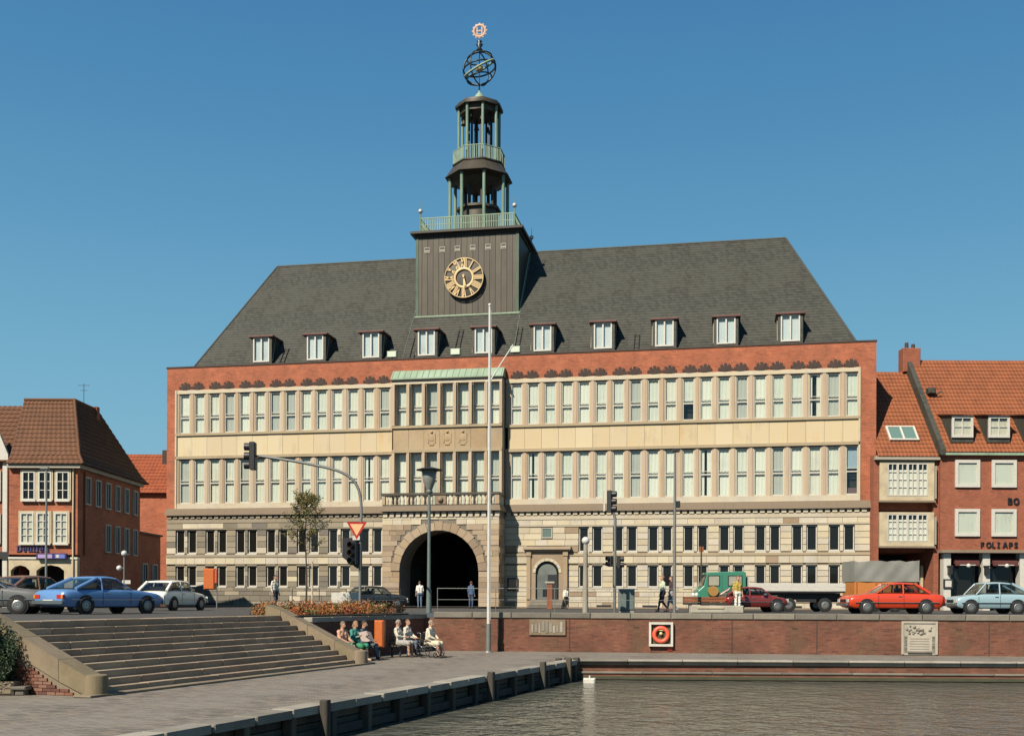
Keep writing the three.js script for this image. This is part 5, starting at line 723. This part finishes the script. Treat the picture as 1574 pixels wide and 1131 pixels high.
{ // tarpaulin truck
  const t = thing('tarpaulin_trailer', 'orange trailer with grey tarpaulin top parked behind the red car', 'trailer', at(1353, 58), TH);
  obj('cargo_box', [chb(-1.65, 1.6, .85, 1.55, -1.05, 1.05, .02)], mat([.42, .15, .03], T.fine, .6), t); const g = new THREE.BoxGeometry(3.34, 1.06, 2.16, 24, 8, 10), p = g.attributes.position; for (let i = 0; i < p.count; i++) { const x = p.getX(i), y = p.getY(i), z = p.getZ(i); const n = Math.sin(x * 3.1 + y * 4.0) * .02 + Math.sin(x * 7.3 - y * 6) * .012 + Math.sin(z * 5 + x) * .01; p.setXYZ(i, x, y + (y > 0 ? n - .04 * Math.cos(x * 5) : 0), z + Math.sign(z) * n); } g.computeVertexNormals(); obj('tarpaulin', g.translate(0, 2.1, 0), mat([.19, .19, .17], T.tarp, .9), t);
  for (const x of [-1.55, -.55, .5, 1.5]) obj('stake', bx(x - .03, x + .03, .85, 1.56, 1.051, 1.08), mat([.30, .09, .02], null, .6), t);
  obj('chassis', bx(-2.6, 1.6, .5, .84, -.4, .4), M.iron, t); obj('drawbar', bx(-2.9, -1.6, .52, .6, -.06, .06), M.iron, t); wheels(t, [-.6, .5], .36, .85); obj('tail_flap', bx(1.601, 1.63, .9, 1.5, -1.0, 1.0), M.bronze2, t);
}
// ---------------------------------------------------------------- people
R = rngOf(41);
function march(res, lo, hi, f) {                                    // mesh of the zero level of a distance field in a box
  const mc = new MarchingCubes(res, new THREE.MeshBasicMaterial(), false, false, 90000); mc.isolation = 0;
  const sx = (hi[0] - lo[0]) / 2, sy = (hi[1] - lo[1]) / 2, sz = (hi[2] - lo[2]) / 2, cx = (hi[0] + lo[0]) / 2, cy = (hi[1] + lo[1]) / 2, cz = (hi[2] + lo[2]) / 2, h = res / 2;
  for (let k = 0; k < res; k++) for (let j = 0; j < res; j++) for (let i = 0; i < res; i++) mc.field[i + j * res + k * res * res] = -f(cx + sx * (i - h) / h, cy + sy * (j - h) / h, cz + sz * (k - h) / h);
  mc.update(); const n = mc.count, p = new Float32Array(n * 3);
  for (let i = 0; i < n; i++) { p[3 * i] = mc.positionArray[3 * i] * sx + cx; p[3 * i + 1] = mc.positionArray[3 * i + 1] * sy + cy; p[3 * i + 2] = mc.positionArray[3 * i + 2] * sz + cz; }
  let g = new THREE.BufferGeometry(); g.setAttribute('position', new THREE.BufferAttribute(p, 3)); g = mergeVertices(g, 1e-4); g.computeVertexNormals(); return g.toNonIndexed();
}
const cap = (x, y, z, a, b, ra, rb) => { const dx = b[0] - a[0], dy = b[1] - a[1], dz = b[2] - a[2], l = dx * dx + dy * dy + dz * dz || 1e-9; let t = ((x - a[0]) * dx + (y - a[1]) * dy + (z - a[2]) * dz) / l; t = t < 0 ? 0 : t > 1 ? 1 : t; const ex = x - a[0] - dx * t, ey = y - a[1] - dy * t, ez = z - a[2] - dz * t; return Math.sqrt(ex * ex + ey * ey + ez * ez) - ra - (rb - ra) * t; };
const smin = (a, b, k) => { const h = Math.max(k - Math.abs(a - b), 0) / k; return Math.min(a, b) - h * h * k * .25; };
const ell = (x, y, z, c, r) => { const a = (x - c[0]) / r[0], b = (y - c[1]) / r[1], d = (z - c[2]) / r[2]; const k = Math.sqrt(a * a + b * b + d * d); return (k - 1) * Math.min(r[0], r[1], r[2]); };
// head, chin at y=-.11, crown at +.115, facing +z
const headG = march(56, [-.11, -.16, -.14], [.11, .14, .15], (x, y, z) => { let d = ell(x, y, z, [0, .025, -.01], [.075, .092, .095]); d = smin(d, ell(x, y, z, [0, -.05, .022], [.055, .062, .066]), .03); d = smin(d, cap(x, y, z, [0, .01, .085], [0, -.026, .105], .010, .016), .012); for (const s of [-1, 1]) { d = smin(d, ell(x, y, z, [s * .078, -.005, -.005], [.012, .03, .018]), .008); d = Math.max(d, -ell(x, y, z, [s * .032, .012, .098], [.017, .010, .014])); d = smin(d, ell(x, y, z, [s * .032, .012, .079], [.012, .011, .011]), .003); } d = smin(d, cap(x, y, z, [-.02, -.058, .083], [.02, -.058, .083], .007, .007), .008); d = Math.max(d, -cap(x, y, z, [-.022, -.058, .094], [.022, -.058, .094], .0025, .0025)); return smin(d, cap(x, y, z, [0, -.06, -.03], [0, -.15, -.035], .05, .05), .02); });
// right hand, wrist at origin, fingers along -y, palm facing +z, relaxed
const handG = march(48, [-.07, -.21, -.06], [.08, .03, .09], (x, y, z) => { let d = cap(x, y, z, [-.0, -.02, 0], [.0, -.085, .005], .028, .030); d = Math.max(d, Math.abs(z - .003) - .017); d = smin(d, cap(x, y, z, [0, .03, 0], [0, -.02, 0], .026, .024), .015); [[-.030, .062, .0], [-.0105, .074, .004], [.0095, .068, .003], [.028, .052, 0]].forEach(([fx, L, o]) => { const a = [fx, -.088, .004], b = [fx * 1.08, -.088 - L * .5, .012 + o], c = [fx * 1.06, -.088 - L * .93, .034 + o]; d = Math.min(d, Math.min(cap(x, y, z, a, b, .0092, .0085), cap(x, y, z, b, c, .0085, .007))); }); d = smin(d, Math.min(cap(x, y, z, [-.024, -.03, .008], [-.052, -.062, .022], .013, .0105), cap(x, y, z, [-.052, -.062, .022], [-.056, -.092, .032], .0102, .008)), .008); return d; });
const paintG = (g, c) => { g = g.clone(); const n = g.attributes.position.count, a = new Float32Array(n * 3); for (let i = 0; i < n; i++) a.set(c, 3 * i); g.setAttribute('color', new THREE.BufferAttribute(a, 3)); return g; };
const bodyMat = mat([.9, .9, .9], T.grain, .85, { vertexColors: true });
function person(label, pos, turn, o) {
  const SK = o.skin || [.42, .24, .165], TO = o.top, TR = o.legs, SH = o.shoe || [.04, .03, .025], s = o.scale || 1, sit = o.pose === 'sit', B = [];   // bones: a, b, ra, rb, colour
  const hipY = sit ? .55 : .93, hz = sit ? 0 : 0, lean = o.lean || 0, cy = hipY + .36, sh = hipY + .49, shz = lean, nk = [0, sh + .07, shz + .01], hd = [0, sh + .205, shz + .035];
  const slv = o.bare ? SK : TO;
  B.push([[-.075, hipY, 0], [.075, hipY, 0], .125, .125, TR], [[-.065, hipY + .1, lean * .2], [-.085, cy, lean * .75], .105, .115, TO], [[.065, hipY + .1, lean * .2], [.085, cy, lean * .75], .105, .115, TO], [[-.155, sh - .02, shz], [.155, sh - .02, shz], .066, .066, TO], [[0, sh - .03, shz], nk, .075, .052, TO], [nk, hd, .05, .05, SK]);
  const legs = sit ? [[-1, [.10 + (o.kx || 0), hipY - .03, .43], [.10, .09, .46 + (o.fl || 0)]], [1, [.10 + (o.kx || 0), hipY - .03 + (o.cross ? .12 : 0), .45], [.10, .09 + (o.cross ? .1 : 0), .5 + (o.fr || 0)]]] : [[-1, [.10, .50, o.walk ? .12 : .02], [.10, .085, o.walk ? .2 : 0]], [1, [.10, .50, o.walk ? .05 : .01], [.10, .085 + (o.walk ? .05 : 0), o.walk ? -.25 : -.02]]];
  const calf = o.bareLegs ? SK : TR;
  for (const [q, k, a] of legs) { const h0 = [q * .09, hipY - .02, .01], kn = [q * k[0], k[1], k[2]], an = [q * a[0], a[1], a[2]]; B.push([h0, kn, o.skirt ? .12 : .088, o.skirt ? .10 : .062, TR], [kn, an, .057, .04, calf], [[an[0], an[1] - .02, an[2] - .03], [an[0] * 1.15, .042 + (an[1] - .085), an[2] + .15], .045, .034, SH]); }
  const arms = o.arms || (sit ? [[[.22, sh - .26, .10 + lean], [.13, hipY + .14, .33]], [[.22, sh - .26, .10 + lean], [.13, hipY + .14, .33]]] : [[[.225, sh - .28, -.03], [.24, sh - .53, .06]], [[.225, sh - .28, -.02], [.24, sh - .53, .05]]]);
  const hands = []; arms.forEach(([e, w], i) => { const q = i ? 1 : -1, S = [q * .175, sh - .03, shz], E = [q * e[0], e[1], e[2]], Wp = [q * w[0], w[1], w[2]]; B.push([S, E, .054, .043, TO], [E, Wp, .042, .03, o.bare ? SK : slv]); hands.push([E, Wp, q]); });
  const lo = [9, 9, 9], hi = [-9, -9, -9]; for (const [a, b, ra, rb] of B) for (let c = 0; c < 3; c++) { lo[c] = Math.min(lo[c], a[c] - ra - .05, b[c] - rb - .05); hi[c] = Math.max(hi[c], a[c] + ra + .05, b[c] + rb + .05); }
  const g = march(64, lo, hi, (x, y, z) => { let d = 9; for (const b of B) d = smin(d, cap(x, y, z, b[0], b[1], b[2], b[3]), .035); return Math.abs(d) < .05 ? d + .0055 * Math.sin(y * 46 + 2.2 * Math.sin(x * 23 + 1) + z * 31) : d; });
  const p = g.attributes.position, colr = new Float32Array(p.count * 3); for (let i = 0; i < p.count; i++) { let best = 9, c = TO; const x = p.getX(i), y = p.getY(i), z = p.getZ(i); for (const b of B) { const d = cap(x, y, z, b[0], b[1], b[2], b[3]); if (d < best) { best = d; c = b[4]; } } colr.set(c, 3 * i); } g.setAttribute('color', new THREE.BufferAttribute(colr, 3));
  const parts = [g], hd2 = paintG(headG, SK); { const pp = hd2.attributes.position, cc = hd2.attributes.color; for (let i = 0; i < pp.count; i++) { const x = pp.getX(i), y = pp.getY(i), z = pp.getZ(i); for (const q of [-1, 1]) if (Math.hypot(x - q * .032, y - .012) < .010 && z > .07) cc.setXYZ(i, .03, .025, .02); if (Math.abs(x) < .024 && Math.abs(y + .058) < .008 && z > .07) cc.setXYZ(i, SK[0] * .7, SK[1] * .45, SK[2] * .45); } }
  hd2.rotateX(o.nod || 0); hd2.rotateY(o.look || 0); hd2.translate(...hd); parts.push(hd2);
  for (const [E, Wp, q] of hands) { const h = paintG(handG, SK); if (q < 0) h.scale(-1, 1, 1); const d = V(Wp[0] - E[0], Wp[1] - E[1], Wp[2] - E[2]).normalize(); h.rotateY(-q * (sit ? .2 : 1.3)); h.applyQuaternion(new THREE.Quaternion().setFromUnitVectors(V(0, -1, 0), d)); h.translate(...Wp); if (q < 0) { const ix = h.attributes.position; for (let i = 0; i < ix.count; i += 3) { const a = [ix.getX(i), ix.getY(i), ix.getZ(i)], b = [ix.getX(i + 1), ix.getY(i + 1), ix.getZ(i + 1)]; ix.setXYZ(i, ...b); ix.setXYZ(i + 1, ...a); } h.computeVertexNormals(); } parts.push(h); }
  const P = thing('person', label, 'person', pos, turn); P.scale.setScalar(s);
  obj('body', parts, bodyMat, P);
  if (o.hair) { const hs = new THREE.SphereGeometry(1, 18, 12, 0, 2 * PI, 0, 1.62).scale(.086, .10, .106).rotateX(-.62).translate(0, .03, -.018); if (o.long) { parts.length = 0; parts.push(hs, ...[0].map(() => new THREE.SphereGeometry(1, 14, 10).scale(.085, .11, .05).translate(0, -.06, -.07))); } else { parts.length = 0; parts.push(hs); } obj('hair', parts.map(q => q.rotateX(o.nod || 0).rotateY(o.look || 0).translate(...hd)), mat(o.hair, T.fine, .8), P); }
  if (o.hat) obj('hat', [lathe([[0, .15], [.075, .145], [.095, .06], [.15, .045], [.15, .038], [.0, .04]], 20).rotateX(-.12).translate(hd[0], hd[1] + .01, hd[2] - .01)], mat(o.hat, T.fine, .8), P);
  return P;
}
const faceQ = stairTurn + PI / 2, sp = (x, z, y = QY) => cw(...sl(x, z), y);
const white = [.55, .51, .43], teal = [.045, .20, .17];
person('seated person in a peach top partly behind the stair cheek', sp(-1.12, -1.3), faceQ - .3, { pose: 'sit', top: [.55, .30, .20], legs: [.30, .22, .2], hair: [.13, .095, .07], bare: 1, nod: .1 });
person('seated woman in a teal top reading a newspaper beside the steps', sp(-1.05, -2.1), faceQ - .35, { pose: 'sit', top: teal, legs: [.03, .19, .10], skirt: 1, bareLegs: 1, hair: [.22, .15, .07], long: 1, nod: .25, shoe: [.55, .42, .32], arms: [[[.25, .80, .14], [.2, .84, .36]], [[.25, .80, .14], [.2, .84, .36]]] });
person('seated man in dark blue next to the newspaper reader', sp(-1.1, -2.85), faceQ + .05, { pose: 'sit', top: [.055, .065, .09], legs: [.06, .09, .12], hair: [.03, .025, .02], fl: .12, nod: .05 });
person('seated old woman in white on the bench by the orange bin', sp(-.72, -4.95), faceQ, { pose: 'sit', top: white, legs: [.32, .30, .28], skirt: 1, hair: [.24, .21, .17], nod: .12, bareLegs: 1, look: .5, lean: -.04, arms: [[[.24, .78, .06], [.06, .74, .26]], [[.24, .78, .06], [.05, .72, .28]]] });
person('second person in white with brown hair on the bench', sp(-.72, -5.7), faceQ - .1, { pose: 'sit', top: [.60, .54, .44], legs: [.10, .12, .16], hair: [.16, .09, .05], look: -.3 });
person('person in a white coat seated in the wheelchair', sp(.42, -5.05), faceQ - .1, { pose: 'sit', top: [.58, .53, .42], legs: [.55, .49, .37], skirt: 1, bareLegs: 1, lean: .08, hair: [.22, .18, .14], nod: .15 });
tag(obj('newspaper', [(() => { const g = new THREE.PlaneGeometry(.58, .40, 12, 6), p = g.attributes.position; for (let i = 0; i < p.count; i++) p.setZ(i, -Math.abs(p.getX(i)) * .35 + Math.sin(p.getY(i) * 9) * .012); g.computeVertexNormals(); return g; })()], mat([.42, .33, .28], T.streak, .95)), 'open pale newspaper held by the woman in teal', 'newspaper').position.copy(sp(-.62, -2.25, QY + .86)); scene.children[scene.children.length - 1].rotation.set(-.6, faceQ - .35, 0, 'YXZ');
{ const b = thing('handbag', 'purple handbag standing on the bench by the stair end', 'handbag', sp(-.62, -.72, QY), faceQ); obj('bag', chb(-.16, .16, 0, .24, -.08, .08, .04), mat([.14, .07, .20], T.fine, .7), b); obj('handle', new THREE.TorusGeometry(.09, .012, 6, 16, PI).translate(0, .23, 0), mat([.07, .03, .1], null, .7), b); }
{ const w = thing('wheelchair', 'grey wheelchair carrying the person in the white coat', 'wheelchair', sp(.42, -5.05), faceQ - .1); for (const s of [-1, 1]) { const wh = new THREE.Group(); wh.name = 'wheel'; wh.position.set(s * .30, .30, -.05); w.add(wh); obj('tyre', new THREE.TorusGeometry(.285, .016, 8, 32).rotateY(PI / 2), M.rubber, wh); obj('spokes', [...Array(8)].map((_, k) => bar(V(0, 0, 0), V(0, .28 * Math.cos(k * PI / 4), .28 * Math.sin(k * PI / 4)), .004, 4)), M.chrome, wh); obj('hub', cyl(.03, .03, -.03, .03, 0, 0, 10).rotateZ(PI / 2), M.chrome, wh); obj('castor', new THREE.TorusGeometry(.08, .018, 6, 18).rotateY(PI / 2).translate(s * .25, .098, .42), M.rubber, w); obj('frame_tube', new THREE.TubeGeometry(new THREE.CatmullRomCurve3([V(s * .24, .9, -.34), V(s * .24, .88, -.2), V(s * .24, .42, -.2), V(s * .24, .41, .38), V(s * .24, .14, .55)]), 30, .013, 6), M.chrome, w); obj('armrest', chb(s * .25 - .025, s * .25 + .025, .64, .67, -.18, .2, .01), M.iron, w); obj('footrest', bx(s * .13 - .08, s * .13 + .08, .035, .05, .45, .66), M.iron, w); } obj('seat', chb(-.23, .23, .39, .42, -.2, .3, .01), M.iron, w); obj('backrest', chb(-.23, .23, .45, .86, -.23, -.20, .01), M.iron, w); }
const yaw = d => TH + rad(d);
person('walking person in a white shirt and dark trousers beyond the shrubs', at(422, 55), yaw(60), { top: white, legs: [.05, .05, .07], hair: [.03, .025, .02], walk: 1 });
person('standing person in a white shirt and jeans inside the arched gate', at(645, 71), yaw(200), { top: [.7, .68, .62], legs: [.10, .15, .22], hair: [.05, .035, .025], bare: 1 });
person('standing person in blue at the right of the arched gate', at(724, 71), yaw(150), { top: [.05, .085, .16], legs: [.045, .075, .14], hair: [.08, .04, .03] });
person('child in a white top and dark trousers by the side portal', at(870, 66), yaw(30), { top: [.72, .68, .58], legs: [.02, .02, .02], hair: [.18, .10, .05], scale: .78, walk: 1 });
person('man in a pale green shirt walking along the kerb', at(1019, 53), yaw(-80), { top: [.46, .52, .38], legs: [.035, .03, .035], hair: [.24, .12, .06], walk: 1, bare: 1, shoe: [.3, .1, .08] });
person('woman in a dark jacket and jeans walking along the kerb', at(1033, 53.6), yaw(-75), { top: [.05, .025, .028], legs: [.22, .26, .32], hair: [.07, .03, .03], long: 1, walk: 1, shoe: [.4, .25, .22] });
person('person in a yellow top and white trousers beside the dark red car', at(1134, 52.8), yaw(20), { top: [.40, .29, .06], legs: [.70, .68, .60], hair: [.16, .09, .04], bare: 1 });

// ---------------------------------------------------------------- young tree and bush
function leafy(pts, s0, s1) { const a = []; for (const p of pts) { const s = rr(s0, s1), n = V(rr(-1, 1), rr(-.4, 1), rr(-1, 1)).normalize(), t = V(rr(-1, 1), rr(-1, 1), rr(-1, 1)).cross(n).normalize(), b = n.clone().cross(t), q = (u, v, w) => p.clone().addScaledVector(t, u * s).addScaledVector(b, v * s).addScaledVector(n, w * s); const A = q(-1, 0, 0), B = q(0, .45, .12), C = q(1, 0, -.15), D = q(0, -.45, .12); for (const v of [A, B, C, A, C, D]) a.push(v.x, v.y, v.z); } const g = new THREE.BufferGeometry(); g.setAttribute('position', new THREE.Float32BufferAttribute(a, 3)); g.computeVertexNormals(); return g; }
{
  R = rngOf(53); const t = thing('young_tree', 'young thin tree with sparse olive leaves before the grey stone wall', 'tree', at(470, 45.2, 0), TH), br = [], lv = [[], [], []];
  const tr = new THREE.CatmullRomCurve3([V(0, 0, 0), V(.02, 1.5, 0), V(-.03, 3, .02), V(.0, 4.2, 0), V(.03, 4.75, 0)]); const tg = []; for (let i = 0; i < 12; i++) tg.push(bar(tr.getPoint(i / 12), tr.getPoint((i + 1) / 12), .045 * (1 - i / 13), 7, .045 * (1 - (i + 1) / 13)));
  for (let i = 0; i < 34; i++) { const y = 2.0 + 2.6 * Math.pow(i / 34, .9), a = i * 2.4, L = (1.05 - .75 * Math.max(0, (y - 2.6) / 2.1)) * rr(.6, 1.0), p0 = tr.getPoint(y / 4.75), p1 = p0.clone().add(V(Math.cos(a) * L * .6, L * .25, Math.sin(a) * L * .6)), p2 = p0.clone().add(V(Math.cos(a) * L, L * .62, Math.sin(a) * L)); br.push(bar(p0, p1, .014, 5, .01), bar(p1, p2, .01, 5, .004)); for (let k = 0; k < 80; k++) { const u = rr(.25, 1.08), q = p0.clone().lerp(p2, u).add(V(rr(-.13, .13), rr(-.13, .13), rr(-.13, .13))); lv[Math.floor(R() * 3)].push(q); } for (let k = 0; k < 3; k++) { const q0 = p1.clone().lerp(p2, R()), q1 = q0.clone().add(V(rr(-.2, .2), rr(.05, .25), rr(-.2, .2))); br.push(bar(q0, q1, .006, 4, .003)); for (let m = 0; m < 8; m++) lv[Math.floor(R() * 3)].push(q0.clone().lerp(q1, R() * 1.2).add(V(rr(-.05, .05), rr(-.05, .05), rr(-.05, .05)))); } }
  obj('trunk', [...tg, ...br], mat([.055, .042, .03], T.wood, .9), t); [[.12, .115, .03], [.17, .12, .035], [.085, .10, .03]].forEach((c, i) => { obj('crown', leafy(lv[i], .032, .055), mat(c, null, .75), t).userData = { kind: 'stuff' }; });
  const s = thing('tree_stake', 'pale wooden stake beside the young tree', 'stake', at(479.5, 45.1, 0), TH); obj('pole', cyl(.035, .035, 0, 2.1, 0, 0, 8), M.cream, s); obj('strap', bx(-.26, .04, 1.8, 1.85, -.03, .03), M.iron, s);
}
{
  R = rngOf(57); const b = thing('dark_bush', 'dense dark green bush at the foot of the retaining wall left of the steps', 'bush', cw(-11.5, 24.05, QY), TH), lv = [[], [], []], st = [];
  for (let i = 0; i < 30; i++) { const a = R() * 2 * PI, e = rr(.2, 1.4); st.push(bar(V(0, 0, 0), V(Math.cos(a) * Math.cos(e) * .6, .25 + Math.sin(e) * 1.05, Math.sin(a) * Math.cos(e) * .45), .012, 5, .005)); }
  for (let i = 0; i < 12000; i++) { const a = R() * 2 * PI, c = rr(-1, 1), r = Math.pow(R(), .33) * (1 + .18 * Math.sin(a * 5 + c * 4)), s = Math.sqrt(1 - c * c); lv[Math.floor(R() * 3)].push(V(Math.cos(a) * s * r * .70, .82 + c * r * .80, Math.sin(a) * s * r * .5)); }
  obj('stems', st, M.timber[0], b); [[.028, .055, .02], [.04, .07, .025], [.02, .04, .018]].forEach((c, i) => { obj('foliage', leafy(lv[i], .025, .045), mat(c, null, .6), b).userData = { kind: 'stuff' }; });
}
scene.traverse(o => { if (o.isMesh) { o.castShadow = o.receiveShadow = true; } });
renderer.render(scene, camera);
